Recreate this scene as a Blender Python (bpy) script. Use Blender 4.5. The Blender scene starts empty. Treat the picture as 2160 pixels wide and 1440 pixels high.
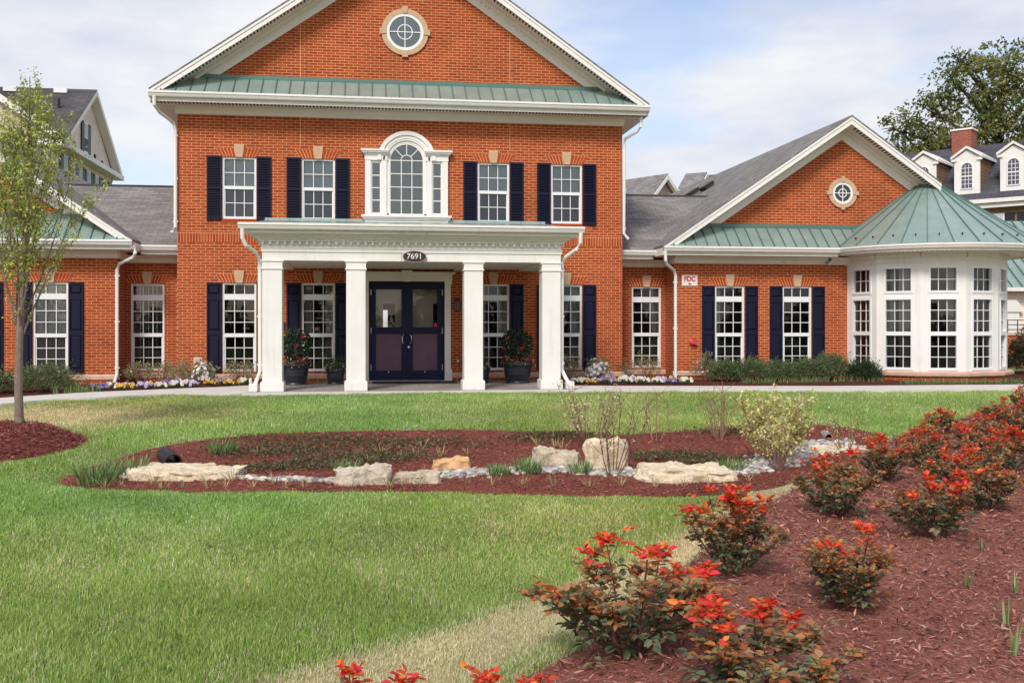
import bpy, math, random
import numpy as np
from mathutils import Vector, Matrix
from mathutils.geometry import delaunay_2d_cdt

SC = bpy.context.scene
R = math.radians
# ------------------------------------------------------------------ camera, sky, sun, exposure
cam_d = bpy.data.cameras.new('camera')
cam_d.lens = 36; cam_d.sensor_width = 36; cam_d.sensor_fit = 'HORIZONTAL'
cam_d.shift_y = -31 / 2160
cam_d.clip_start = 0.1; cam_d.clip_end = 3000
cam = bpy.data.objects.new('camera', cam_d)
cam.location = (0, 0, 1.35); cam.rotation_euler = (R(90), 0, R(-8.1))
SC.collection.objects.link(cam); SC.camera = cam

SUN_EL, SUN_AZ = 42.0, 205.0            # azimuth measured from +Y clockwise: behind the camera, a little left
SKY_STRENGTH = 0.15
sun_d = bpy.data.lights.new('sun', 'SUN')
sun_d.energy = 2.25; sun_d.angle = R(15); sun_d.color = (1.0, 0.955, 0.89)
sun = bpy.data.objects.new('sun', sun_d)
sd = Vector((math.sin(R(SUN_AZ)) * math.cos(R(SUN_EL)), math.cos(R(SUN_AZ)) * math.cos(R(SUN_EL)), math.sin(R(SUN_EL))))
sun.rotation_euler = sd.to_track_quat('Z', 'Y').to_euler()
sun.location = sd * 60
SC.collection.objects.link(sun)

world = bpy.data.worlds.new('World'); SC.world = world
world.use_nodes = True
wt = world.node_tree; wt.nodes.clear()
wo = wt.nodes.new('ShaderNodeOutputWorld'); bg = wt.nodes.new('ShaderNodeBackground')
sky = wt.nodes.new('ShaderNodeTexSky'); sky.sky_type = 'NISHITA'; sky.sun_disc = False
sky.sun_elevation = R(SUN_EL); sky.sun_rotation = R(SUN_AZ)
sky.air_density = 1.0; sky.dust_density = 1.2; sky.ozone_density = 1.0
tc = wt.nodes.new('ShaderNodeTexCoord')
mp = wt.nodes.new('ShaderNodeMapping'); mp.inputs['Scale'].default_value = (1.6, 1.6, 6.5)
mp.inputs['Location'].default_value = (2.35, 0.7, 1.2)
mp.inputs['Rotation'].default_value = (R(6), R(-14), 0)
nz = wt.nodes.new('ShaderNodeTexNoise'); nz.inputs['Scale'].default_value = 1.25
nz.inputs['Detail'].default_value = 9; nz.inputs['Roughness'].default_value = 0.52; nz.inputs['Distortion'].default_value = 0.35
rp = wt.nodes.new('ShaderNodeValToRGB')
rp.color_ramp.elements[0].position = 0.44; rp.color_ramp.elements[1].position = 0.60
rp.color_ramp.elements[0].color = (0.28, 0.28, 0.28, 1); rp.color_ramp.elements[1].color = (1, 1, 1, 1)
mx = wt.nodes.new('ShaderNodeMix'); mx.data_type = 'RGBA'
mx.inputs['B'].default_value = (4.35, 4.45, 4.95, 1)
mp2 = wt.nodes.new('ShaderNodeMapping'); mp2.inputs['Scale'].default_value = (2.6, 2.6, 8); mp2.inputs['Location'].default_value = (3.1, .4, 1.2)
nz2_ = wt.nodes.new('ShaderNodeTexNoise'); nz2_.inputs['Scale'].default_value = 1.6; nz2_.inputs['Detail'].default_value = 8; nz2_.inputs['Roughness'].default_value = .55
rp2 = wt.nodes.new('ShaderNodeValToRGB'); rp2.color_ramp.elements[0].position = .4; rp2.color_ramp.elements[1].position = .62; rp2.color_ramp.elements[0].color = (3.5, 3.75, 4.45, 1); rp2.color_ramp.elements[1].color = (4.7, 4.75, 4.9, 1)
L = wt.links.new
L(tc.outputs['Generated'], mp2.inputs['Vector']); L(mp2.outputs['Vector'], nz2_.inputs['Vector']); L(nz2_.outputs['Fac'], rp2.inputs['Fac']); L(rp2.outputs['Color'], mx.inputs['B'])
L(tc.outputs['Generated'], mp.inputs['Vector']); L(mp.outputs['Vector'], nz.inputs['Vector'])
L(nz.outputs['Fac'], rp.inputs['Fac']); L(rp.outputs['Color'], mx.inputs['Factor'])
tint = wt.nodes.new('ShaderNodeMix'); tint.data_type = 'RGBA'; tint.blend_type = 'MULTIPLY'; tint.inputs['Factor'].default_value = 1; tint.inputs['B'].default_value = (1.0, .93, .955, 1)
L(sky.outputs['Color'], tint.inputs['A']); L(tint.outputs['Result'], mx.inputs['A']); L(mx.outputs['Result'], bg.inputs['Color'])
bg.inputs['Strength'].default_value = SKY_STRENGTH
L(bg.outputs['Background'], wo.inputs['Surface'])

SC.view_settings.view_transform = 'Standard'; SC.view_settings.look = 'None'
SC.view_settings.exposure = 0.37; SC.view_settings.gamma = 1.0
SC.render.engine = 'CYCLES'
SC.cycles.max_bounces = 8; SC.cycles.transparent_max_bounces = 12; SC.cycles.caustics_reflective = False; SC.cycles.caustics_refractive = False

# ------------------------------------------------------------------ mesh helpers
WM = {}; KIDS = {}
def link(name, mesh, parent=None, M=None):
    o = bpy.data.objects.new(name, mesh); SC.collection.objects.link(o)
    M = M if M is not None else Matrix.Identity(4)
    if parent is not None:
        o.parent = parent; o.matrix_parent_inverse = WM[parent.name].inverted()
    o.matrix_basis = M; WM[o.name] = M.copy()
    if parent is not None: KIDS.setdefault(parent.name, []).append(o)
    return o
def thing(name, label, cat, loc=(0, 0, 0), group=None):
    o = link(name, None, None, Matrix.Translation(Vector(loc))); o.empty_display_size = 0.2
    return tag(o, label, cat, group)
def tag(o, label=None, cat=None, group=None, kind=None):
    if label: o['label'] = label
    if cat: o['category'] = cat
    if group: o['group'] = group
    if kind: o['kind'] = kind
    return o
def dup(root, label=None, cat=None, group=None, M=None, parent=None):
    c = root.copy(); SC.collection.objects.link(c)
    if parent is not None: c.parent = parent
    if M is not None: c.matrix_basis = M
    WM[c.name] = (M if M is not None else WM[root.name]).copy()
    for ch in KIDS.get(root.name, []): 
        k = dup(ch, parent=c)
    if label: c['label'] = label
    if cat: c['category'] = cat
    if group: c['group'] = group
    return c

class MB:
    def __init__(s, T=None): s.v = []; s.f = []; s.m = []; s.T = T
    def add(s, vs, fs, mi=0):
        n = len(s.v)
        for p in vs:
            p = Vector(p)
            s.v.append(s.T @ p if s.T is not None else p)
        for f in fs: s.f.append([i + n for i in f]); s.m.append(mi)
    def box(s, x0, x1, y0, y1, z0, z1, mi=0):
        s.add([(x0,y0,z0),(x1,y0,z0),(x1,y1,z0),(x0,y1,z0),(x0,y0,z1),(x1,y0,z1),(x1,y1,z1),(x0,y1,z1)],
              [(3,2,1,0),(4,5,6,7),(0,1,5,4),(1,2,6,5),(2,3,7,6),(3,0,4,7)], mi)
    def quad(s, a, b, c, d, mi=0): s.add([a,b,c,d], [(0,1,2,3)], mi)
    def tri(s, a, b, c, mi=0): s.add([a,b,c], [(0,1,2)], mi)
    def prism(s, poly, y0, y1, mi=0):          # polygon in XZ (counter-clockwise seen from -Y) extruded along Y
        n = len(poly)
        s.add([(x,y0,z) for x,z in poly] + [(x,y1,z) for x,z in poly],
              [tuple(range(n)), tuple(range(2*n-1, n-1, -1))] + [(i, i+n, (i+1)%n+n, (i+1)%n) for i in range(n)], mi)
    def prof(s, pts, x0, x1, mi=0):            # profile in YZ extruded along X
        n = len(pts)
        s.add([(x0,y,z) for y,z in pts] + [(x1,y,z) for y,z in pts],
              [tuple(range(n)), tuple(range(2*n-1, n-1, -1))] + [(i, i+n, (i+1)%n+n, (i+1)%n) for i in range(n)], mi)
    def profy(s, pts, y0, y1, mi=0):           # profile in XZ extruded along Y
        s.prism(pts, y0, y1, mi)
    def tube(s, pts, rad, n=6, mi=0, cap=True):
        pts = [Vector(p) for p in pts]
        rad = rad if isinstance(rad, (list, tuple)) else [rad]*len(pts)
        vs = []; fs = []
        for i, p in enumerate(pts):
            d = (pts[min(i+1, len(pts)-1)] - pts[max(i-1, 0)]).normalized()
            a = d.cross(Vector((0,0,1)) if abs(d.z) < .9 else Vector((1,0,0))).normalized(); b = d.cross(a)
            for k in range(n):
                t = 2*math.pi*k/n
                vs.append(p + (a*math.cos(t) + b*math.sin(t))*rad[i])
        for i in range(len(pts)-1):
            for k in range(n): fs.append((i*n+k, i*n+(k+1)%n, (i+1)*n+(k+1)%n, (i+1)*n+k))
        if cap: fs += [tuple(range(n))[::-1], tuple(range((len(pts)-1)*n, len(pts)*n))]
        s.add(vs, fs, mi)
    def lathe(s, c, prof, n=24, mi=0, a0=0, a1=2*math.pi, axis='z'):
        full = abs(a1-a0-2*math.pi) < 1e-6; m = n if full else n+1
        vs = []; fs = []
        for r, z in prof:
            for k in range(m):
                t = a0+(a1-a0)*k/n; x, y = r*math.cos(t), r*math.sin(t)
                vs.append((c[0]+x, c[1]+y, c[2]+z) if axis == 'z' else (c[0]+x, c[1]-z, c[2]+y))
        for i in range(len(prof)-1):
            for k in range(n if full else n):
                k2 = (k+1) % m
                fs.append((i*m+k, i*m+k2, (i+1)*m+k2, (i+1)*m+k))
        s.add(vs, fs, mi)
    def disc(s, c, r, y, n=32, mi=0):
        s.add([(c[0]+r*math.cos(2*math.pi*k/n), y, c[1]+r*math.sin(2*math.pi*k/n)) for k in range(n)], [tuple(range(n))], mi)
    def ringy(s, c, r0, r1, y0, y1, a0=0, a1=2*math.pi, n=32, mi=0):   # ring standing in XZ with depth
        full = abs(a1-a0-2*math.pi) < 1e-6; m = n if full else n+1
        vs = []
        for r, y in ((r0,y0),(r1,y0),(r1,y1),(r0,y1)):
            for k in range(m):
                t = a0+(a1-a0)*k/n; vs.append((c[0]+r*math.cos(t), y, c[1]+r*math.sin(t)))
        fs = []
        for j in range(4):
            for k in range(n): fs.append((j*m+k, ((j+1)%4)*m+k, ((j+1)%4)*m+(k+1)%m, j*m+(k+1)%m))
        if not full: fs += [(0,3*m,2*m,m), (m-1, 2*m-1, 3*m-1, 4*m-1)]
        s.add(vs, fs, mi)
    def mesh(s, name, mats, smooth=False):
        me = bpy.data.meshes.new(name)
        me.from_pydata([tuple(p) for p in s.v], [], s.f)
        for m in (mats if isinstance(mats, (list, tuple)) else [mats]): me.materials.append(m)
        me.polygons.foreach_set('material_index', s.m)
        auto_uv(me)
        if smooth: me.shade_smooth()
        me.update()
        return me
    def build(s, name, mats, parent=None, smooth=False, bevel=0):
        o = link(name, s.mesh(name, mats, smooth), parent)
        if bevel:
            b = o.modifiers.new('bevel', 'BEVEL'); b.width = bevel; b.segments = 2; b.limit_method = 'ANGLE'; b.angle_limit = R(40)
        return o
def auto_uv(me):                                # planar UVs in metres, per face: u level, v up the slope
    np_ = len(me.polygons); nl = len(me.loops)
    if not nl: return
    co = np.empty(len(me.vertices)*3, np.float32); me.vertices.foreach_get('co', co); co = co.reshape(-1, 3)
    nr = np.empty(np_*3, np.float32); me.polygons.foreach_get('normal', nr); nr = nr.reshape(-1, 3)
    lt = np.empty(np_, np.int32); me.polygons.foreach_get('loop_total', lt)
    vi = np.empty(nl, np.int32); me.loops.foreach_get('vertex_index', vi)
    n = np.repeat(nr, lt, axis=0); p = co[vi]
    u = np.stack([-n[:,1], n[:,0], np.zeros(nl)], 1); ln = np.linalg.norm(u, axis=1)
    flat = ln < .05; u[flat] = (1,0,0); ln[flat] = 1; u /= ln[:,None]
    v = np.cross(n, u); v[flat] = (0,1,0)
    uv = np.stack([(p*u).sum(1), (p*v).sum(1)], 1).astype(np.float32)
    me.uv_layers.new(name='UVMap').data.foreach_set('uv', uv.ravel())
def npmesh(name, V, F, mat, col=None, smooth=False):   # quick mesh from arrays; col is per vertex
    V = np.asarray(V, np.float32); F = np.asarray(F, np.int32); k = F.shape[1]
    me = bpy.data.meshes.new(name)
    me.vertices.add(len(V)); me.vertices.foreach_set('co', V.ravel())
    me.loops.add(F.size); me.loops.foreach_set('vertex_index', F.ravel())
    me.polygons.add(len(F)); me.polygons.foreach_set('loop_start', np.arange(0, F.size, k, dtype=np.int32))
    if col is not None:
        a = me.attributes.new('Col', 'FLOAT_COLOR', 'POINT')
        c4 = np.ones((len(V), 4), np.float32); c4[:, :3] = col; a.data.foreach_set('color', c4.ravel())
    me.materials.append(mat); me.update(calc_edges=True)
    if smooth: me.shade_smooth()
    return me

# ------------------------------------------------------------------ materials
def nodes(name):
    m = bpy.data.materials.new(name); m.use_nodes = True
    t = m.node_tree; b = t.nodes['Principled BSDF']
    return m, t, b
def noise_node(t, scale, detail=4, rough=.6, src='Object'):
    c = t.nodes.new('ShaderNodeTexCoord'); n = t.nodes.new('ShaderNodeTexNoise')
    n.inputs['Scale'].default_value = scale; n.inputs['Detail'].default_value = detail; n.inputs['Roughness'].default_value = rough
    t.links.new(c.outputs[src], n.inputs['Vector']); return n
def ramp(t, fac, stops):
    r = t.nodes.new('ShaderNodeValToRGB'); e = r.color_ramp.elements
    while len(e) < len(stops): e.new(.5)
    for i, (p, c) in enumerate(stops): e[i].position = p; e[i].color = (*c, 1)
    t.links.new(fac, r.inputs['Fac']); return r
def bump(t, b, h, strength, dist=.01):
    n = t.nodes.new('ShaderNodeBump'); n.inputs['Strength'].default_value = strength; n.inputs['Distance'].default_value = dist
    t.links.new(h, n.inputs['Height']); t.links.new(n.outputs['Normal'], b.inputs['Normal'])
def plain(name, col, rough=.55, var=.08, scale=6, bmp=0, metal=0, spec=.5, src='Object'):
    m, t, b = nodes(name)
    b.inputs['Roughness'].default_value = rough; b.inputs['Metallic'].default_value = metal; b.inputs['Specular IOR Level'].default_value = spec
    n = noise_node(t, scale, 5, .6, src)
    lo = tuple(c*(1-var) for c in col); hi = tuple(min(1, c*(1+var)) for c in col)
    r = ramp(t, n.outputs['Fac'], [(.3, lo), (.7, hi)]); t.links.new(r.outputs['Color'], b.inputs['Base Color'])
    if bmp:
        n2 = noise_node(t, scale*8, 4); bump(t, b, n2.outputs['Fac'], bmp, .004)
    return m
def brick(name, c1, c2, mortar, w=.2127, h=.0677, ms=.0108, rough=.85, bmp=.35, off=.5, grime=.26, gs=.6):
    m, t, b = nodes(name)
    uv = t.nodes.new('ShaderNodeTexCoord'); br = t.nodes.new('ShaderNodeTexBrick')
    br.offset = off
    i = br.inputs; i['Scale'].default_value = 1; i['Brick Width'].default_value = w; i['Row Height'].default_value = h
    i['Mortar Size'].default_value = ms/2*1.15; i['Mortar Smooth'].default_value = .15; i['Bias'].default_value = 0
    i['Color1'].default_value = (*c1, 1); i['Color2'].default_value = (*c2, 1); i['Mortar'].default_value = (*mortar, 1)
    t.links.new(uv.outputs['UV'], i['Vector'])
    n = noise_node(t, gs, 6, .65); r = ramp(t, n.outputs['Fac'], [(.25, (1-grime,)*3), (.75, (1+grime*.6,)*3)])
    n2 = noise_node(t, 24, 4, .7); r2 = ramp(t, n2.outputs['Fac'], [(.3, (.86,)*3), (.7, (1.1,)*3)])
    m1 = t.nodes.new('ShaderNodeMix'); m1.data_type = 'RGBA'; m1.blend_type = 'MULTIPLY'; m1.inputs['Factor'].default_value = 1
    m2 = t.nodes.new('ShaderNodeMix'); m2.data_type = 'RGBA'; m2.blend_type = 'MULTIPLY'; m2.inputs['Factor'].default_value = 1
    t.links.new(br.outputs['Color'], m1.inputs['A']); t.links.new(r.outputs['Color'], m1.inputs['B'])
    t.links.new(m1.outputs['Result'], m2.inputs['A']); t.links.new(r2.outputs['Color'], m2.inputs['B'])
    t.links.new(m2.outputs['Result'], b.inputs['Base Color']); b.inputs['Roughness'].default_value = rough
    b.inputs['Specular IOR Level'].default_value = .25
    inv = t.nodes.new('ShaderNodeMath'); inv.operation = 'SUBTRACT'; inv.inputs[0].default_value = 1; t.links.new(br.outputs['Fac'], inv.inputs[1])
    bump(t, b, inv.outputs[0], bmp, .006)
    return m
def vcol(name, rough=.55, trans=.38, spec=.35, var=.25):   # colour of each leaf or blade comes with the mesh
    m, t, b = nodes(name)
    a = t.nodes.new('ShaderNodeAttribute'); a.attribute_name = 'Col'
    t.links.new(a.outputs['Color'], b.inputs['Base Color']); b.inputs['Roughness'].default_value = rough
    b.inputs['Specular IOR Level'].default_value = spec
    if trans:
        tr = t.nodes.new('ShaderNodeBsdfTranslucent'); ms = t.nodes.new('ShaderNodeMixShader'); ms.inputs[0].default_value = trans
        t.links.new(a.outputs['Color'], tr.inputs['Color']); o = t.nodes['Material Output']
        t.links.new(b.outputs[0], ms.inputs[1]); t.links.new(tr.outputs[0], ms.inputs[2]); t.links.new(ms.outputs[0], o.inputs['Surface'])
    return m
def glass(name, tint=(.93,.96,.96), refl=1.0):
    m, t, b = nodes(name); t.nodes.remove(b); o = t.nodes['Material Output']
    tr = t.nodes.new('ShaderNodeBsdfTransparent'); tr.inputs['Color'].default_value = (*tint, 1)
    gl = t.nodes.new('ShaderNodeBsdfGlossy'); gl.inputs['Roughness'].default_value = .015; gl.inputs['Color'].default_value = (refl,)*3+(1,)
    fr = t.nodes.new('ShaderNodeFresnel'); fr.inputs['IOR'].default_value = 1.62
    n = noise_node(t, .9, 2); bp = t.nodes.new('ShaderNodeBump'); bp.inputs['Strength'].default_value = .25; bp.inputs['Distance'].default_value = .012
    t.links.new(n.outputs['Fac'], bp.inputs['Height']); t.links.new(bp.outputs['Normal'], gl.inputs['Normal'])
    ms = t.nodes.new('ShaderNodeMixShader'); t.links.new(fr.outputs[0], ms.inputs[0])
    t.links.new(tr.outputs[0], ms.inputs[1]); t.links.new(gl.outputs[0], ms.inputs[2]); t.links.new(ms.outputs[0], o.inputs['Surface'])
    return m
BRK1, BRK2, MORT = (.435,.080,.017), (.31,.046,.010), (.72,.355,.175)
M = dict(
    brick=brick('red_brick', BRK1, BRK2, MORT),
    brickv=brick('red_brick_soldier', BRK1, BRK2, MORT, w=.0677, h=.24, off=0),
    brickplain=plain('red_brick_plain', (.40,.062,.013), .85, .18, 9, .3, spec=.25),
    mortar=plain('mortar', MORT, .9, .1, 9),
    brickfar=brick('old_brick', (.33,.08,.04), (.24,.05,.03), (.45,.28,.22)),
    white=None,
    vinyl=plain('white_vinyl', (.80,.80,.78), .4, .02, 3),
    cream=plain('cream_aluminium', (.86,.79,.715), .42, .03, 1.2),
    dark=plain('vent_shadow_grey', (.05,.048,.045), .8, .1, 4),
    stone=plain('tan_cast_stone', (.56,.37,.22), .85, .10, 7, .25),
    ledge=plain('pinkish_cast_stone', (.55,.36,.26), .85, .12, 5, .25),
    navy=plain('navy_paint', (.0065,.007,.025), .55, .12, 3, 0, 0, .22),
    navyd=plain('navy_door_paint', (.010,.0105,.046), .5, .12, 3, 0, 0, .25),
    plum=plain('plum_panel', (.16,.085,.125), .5, .15, 2.5, 0, 0, .3),
    steel=plain('brushed_steel', (.65,.64,.62), .3, .05, 9, 0, 1),
    black=plain('black_metal', (.012,.012,.013), .5, .1, 5, 0),
    shingle=brick('grey_shingles', (.29,.268,.25), (.195,.18,.17), (.10,.093,.09), w=.33, h=.145, ms=.012, rough=.95, bmp=.5, grime=.25, gs=1.1),
    shinglefar=brick('dark_shingles', (.11,.10,.10), (.075,.069,.072), (.05,.05,.05), w=.6, h=.3, ms=.02, rough=.95, bmp=.4, grime=.4, gs=.5),
    shingleblue=brick('slate_shingles', (.10,.095,.11), (.065,.062,.075), (.04,.04,.045), w=.5, h=.25, ms=.02, rough=.95, bmp=.4, grime=.4, gs=.5),
    green=plain('green_standing_seam', (.34,.44,.39), .38, .13, 2.2, 0, .45, .6),
    greend=plain('green_seam_edge', (.10,.19,.155), .45, .05, .8, 0, .2, .5),
    blind=plain('grey_roller_blind', (.50,.58,.57), .9, .06, 2),
    blindlow=plain('grey_mauve_blind', (.105,.092,.115), .9, .08, 2),
    slat=plain('blind_slat', (.80,.77,.69), .6, .05, 5),
    curtain=plain('pale_curtain', (.45,.44,.40), .9, .12, 5),
    room=plain('room_wall', (.22,.19,.16), .9, .1, 1),
    glass=glass('window_glass'),
    screen=glass('screened_glass', (.60,.555,.60), .75),
    siding=brick('beige_siding', (.66,.53,.41), (.66,.53,.41), (.5,.39,.3), w=40, h=.18, ms=.02, rough=.7, bmp=.5),
    sidingpale=brick('pale_siding', (.86,.73,.62), (.86,.73,.62), (.74,.61,.51), w=40, h=.2, ms=.015, rough=.7, bmp=.4),
    sidingtan=brick('tan_siding', (.33,.20,.12), (.33,.20,.12), (.16,.09,.055), w=40, h=.16, ms=.025, rough=.8, bmp=.5),
    sidingwhite=plain('white_render', (.76,.74,.71), .6, .04, 1.5),
    redpaint=plain('red_paint', (.60,.012,.016), .35, .1, 8),
    signwhite=plain('sign_white', (.78,.74,.68), .4, .03, 8),
    plaque=plain('dark_brown_plaque', (.03,.013,.011), .4, .1, 8),
    paver=brick('grey_pavers', (.36,.32,.28), (.27,.245,.22), (.2,.18,.16), w=.3, h=.3, ms=.012, rough=.9, bmp=.3, off=.5),
    concrete=plain('pale_concrete', (.62,.58,.51), .9, .09, 2.5, .3),
    mat=plain('black_rubber_mat', (.016,.014,.014), .85, .2, 40, .3),
    gold=plain('faded_gold_print', (.16,.11,.06), .8, .2, 12),
    pot=plain('navy_glazed_pot', (.016,.018,.028), .38, .2, 6, 0, 0, .6),
    rock=None, leaf=vcol('leaf'), blade=vcol('grass_blade', .6, .3, .2), petal=vcol('petal', .6, .3, .2), chip=vcol('bark_chip', .85, 0, .2), pebble=vcol('river_pebble', .6, 0, .4),
    bark=plain('grey_brown_bark', (.22,.16,.125), .9, .25, 14, .6),
    barkdark=plain('dark_bark', (.05,.035,.028), .9, .3, 8, .6),
    cane=plain('rose_cane', (.11,.045,.03), .6, .3, 20),
    twig=plain('pale_twig', (.26,.15,.095), .8, .25, 20),
)
def streaky(name, col, rough=.5):            # paint with faint run-down grime and slight tone changes
    m, t, b = nodes(name); b.inputs['Roughness'].default_value = rough; b.inputs['Specular IOR Level'].default_value = .35
    c = t.nodes.new('ShaderNodeTexCoord'); mp_ = t.nodes.new('ShaderNodeMapping'); mp_.inputs['Scale'].default_value = (9, 9, .7); n = t.nodes.new('ShaderNodeTexNoise'); n.inputs['Scale'].default_value = 1; n.inputs['Detail'].default_value = 6; n.inputs['Roughness'].default_value = .65
    t.links.new(c.outputs['Object'], mp_.inputs['Vector']); t.links.new(mp_.outputs['Vector'], n.inputs['Vector'])
    r = ramp(t, n.outputs['Fac'], [(.25, tuple(x*.88 for x in col)), (.45, col), (.8, tuple(min(1,x*1.02) for x in col))])
    n2 = noise_node(t, 1.1, 5, .6); r2 = ramp(t, n2.outputs['Fac'], [(.3, (.93,.925,.91)), (.6, (1,1,1))])
    mm = t.nodes.new('ShaderNodeMix'); mm.data_type = 'RGBA'; mm.blend_type = 'MULTIPLY'; mm.inputs['Factor'].default_value = 1
    t.links.new(r.outputs['Color'], mm.inputs['A']); t.links.new(r2.outputs['Color'], mm.inputs['B']); t.links.new(mm.outputs['Result'], b.inputs['Base Color']); return m
M['white'] = streaky('white_paint', (.83,.80,.745))
def mulchmat(name, c, dark=.5):
    m, t, b = nodes(name); n = noise_node(t, 45, 6, .75); n3 = noise_node(t, 1.1, 4)
    r = ramp(t, n.outputs['Fac'], [(.3, tuple(x*dark*.6 for x in c)), (.5, c), (.72, tuple(min(1,x*1.7) for x in c))])
    r3 = ramp(t, n3.outputs['Fac'], [(.3, (.8,)*3), (.7, (1.15,)*3)])
    mm = t.nodes.new('ShaderNodeMix'); mm.data_type = 'RGBA'; mm.blend_type = 'MULTIPLY'; mm.inputs['Factor'].default_value = 1
    t.links.new(r.outputs['Color'], mm.inputs['A']); t.links.new(r3.outputs['Color'], mm.inputs['B']); t.links.new(mm.outputs['Result'], b.inputs['Base Color'])
    b.inputs['Roughness'].default_value = .95; b.inputs['Specular IOR Level'].default_value = .15; bump(t, b, n.outputs['Fac'], .9, .03)
    return m
M['mulch'] = mulchmat('red_mulch', (.24,.072,.048))
M['mulchpink'] = mulchmat('pink_brown_mulch', (.33,.125,.088))
M['mulchdark'] = mulchmat('dark_mulch', (.10,.032,.022))
def rockmat():
    m, t, b = nodes('sandstone_rock'); n = noise_node(t, 3.2, 8, .65); n2 = noise_node(t, 11, 8, .75)
    r = ramp(t, n.outputs['Fac'], [(.28, (.40,.28,.18)), (.42, (.64,.52,.37)), (.6, (.70,.61,.47)), (.78, (.52,.42,.31))])
    r2 = ramp(t, n2.outputs['Fac'], [(.32, (.6,)*3), (.6, (1.05,)*3)])
    mm = t.nodes.new('ShaderNodeMix'); mm.data_type = 'RGBA'; mm.blend_type = 'MULTIPLY'; mm.inputs['Factor'].default_value = 1
    t.links.new(r.outputs['Color'], mm.inputs['A']); t.links.new(r2.outputs['Color'], mm.inputs['B']); t.links.new(mm.outputs['Result'], b.inputs['Base Color'])
    b.inputs['Roughness'].default_value = .9; bump(t, b, n2.outputs['Fac'], .8, .05); return m
M['rock'] = rockmat()
# ================================================================== THE BUILDING
YM, YW, YC = 25.4, 25.6, 26.4            # wall planes: main block, wings, connecting walls
CX, WRX, WLX = .985, 12.44, -10.45       # centre lines: main block, right wing, left wing
bld = thing('brick_building', 'long red brick clubhouse with white columned porch, two gabled wings and a glazed turret', 'building', (CX, YM, 0))
T3 = Matrix.Translation
def wall(mb, x0, x1, z0, z1, y, holes=(), dep=.11, mi=0):
    xs = sorted({x0, x1, *[h[0] for h in holes], *[h[1] for h in holes]}); zs = sorted({z0, z1, *[h[2] for h in holes], *[h[3] for h in holes]})
    for a, b in zip(xs, xs[1:]):
        for c, d in zip(zs, zs[1:]):
            if any(h[0] <= a+1e-6 and b <= h[1]+1e-6 and h[2] <= c+1e-6 and d <= h[3]+1e-6 for h in holes): continue
            mb.quad((a,y,c), (b,y,c), (b,y,d), (a,y,d), mi)
    for a, b, c, d in holes:
        mb.quad((a,y,c), (a,y+dep,c), (a,y+dep,d), (a,y,d), mi); mb.quad((b,y+dep,c), (b,y,c), (b,y,d), (b,y+dep,d), mi)
        mb.quad((a,y,d), (a,y+dep,d), (b,y+dep,d), (b,y,d), mi); mb.quad((a,y+dep,c), (a,y,c), (b,y,c), (b,y+dep,c), mi)

# ---- window meshes in local coordinates (x along the wall, y into it)
def frame_mesh(kind, w=.80):
    m = MB(); h = w/2
    def bar(x0,x1,z0,z1,y0=.03,y1=.105): m.box(x0,x1,y0,y1,z0,z1)
    if kind == 'lower':
        z0, z1, f = .27, 2.41, .048
        bar(-h,-h+f,z0,z1); bar(h-f,h,z0,z1)
        for a,b in ((z0,.325),(2.0,2.14),(2.365,2.41)): bar(-h+f,h-f,a,b)
        bar(-h+f,h-f,1.10,1.19,.026,.1)
        bar(-h+f,-h+f+.028,.325,1.10,.05,.1); bar(h-f-.028,h-f,.325,1.10,.05,.1)
        mu = [(2.14,2.365,1,h-f,.058), (1.19,2.0,3,h-f,.058), (.325,1.10,3,h-f-.028,.066)]
    elif kind == 'upper':
        z0, z1, f = 3.95, 5.44, .048
        bar(-h,-h+f,z0,z1); bar(h-f,h,z0,z1)
        for a,b in ((z0,4.01),(5.395,5.44)): bar(-h+f,h-f,a,b)
        bar(-h+f,h-f,4.67,4.745,.026,.1)
        bar(-h+f,-h+f+.02,4.01,4.67,.05,.1); bar(h-f-.02,h-f,4.01,4.67,.05,.1)
        mu = [(4.745,5.395,2,h-f,.058), (4.01,4.67,2,h-f-.02,.066)]
    elif kind == 'turret':
        f = .05
        for z0,z1 in ((2.19,2.87),(.27,2.09)):
            bar(-h,-h+f,z0,z1,-.02,.1); bar(h-f,h,z0,z1,-.02,.1); bar(-h+f,h-f,z0,z0+.06,-.02,.1); bar(-h+f,h-f,z1-.06,z1,-.02,.1)
        bar(-h+f,h-f,1.13,1.23,-.015,.1)
        mu = [(2.25,2.81,2,h-f,.05), (1.23,2.03,3,h-f,.05), (.33,1.13,3,h-f,.055)]
    for a,b,rows,hw,y in mu:
        for k in (1,2):
            x = -hw+2*hw*k/3; m.box(x-.009,x+.009,y,y+.02,a,b)
        for k in range(1,rows):
            z = a+(b-a)*k/rows; m.box(-hw,hw,y-.003,y+.017,z-.009,z+.009)
    return m
def pane_mesh(zs, w, y):
    m = MB()
    for a,b in zs: m.quad((-w,y,a),(w,y,a),(w,y,b),(-w,y,b))
    return m
WF = {k: frame_mesh(k, w).mesh('window_frame_'+k, M['vinyl']) for k, w in (('lower',.80),('upper',.80),('turret',.76))}
WP = dict(lower=(pane_mesh([(2.14,2.365),(1.19,2.0)],.36,.075).mesh('pane_upper', M['glass']), pane_mesh([(.325,1.10)],.33,.084).mesh('pane_lower', M['screen'])),
          upper=(pane_mesh([(4.745,5.395)],.36,.075).mesh('pane_upper', M['glass']), pane_mesh([(4.01,4.67)],.33,.084).mesh('pane_lower', M['screen'])),
          turret=(pane_mesh([(2.25,2.81),(1.23,2.03)],.34,.07).mesh('pane_upper', M['glass']), pane_mesh([(.33,1.13)],.34,.076).mesh('pane_lower', M['screen'])))
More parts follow.
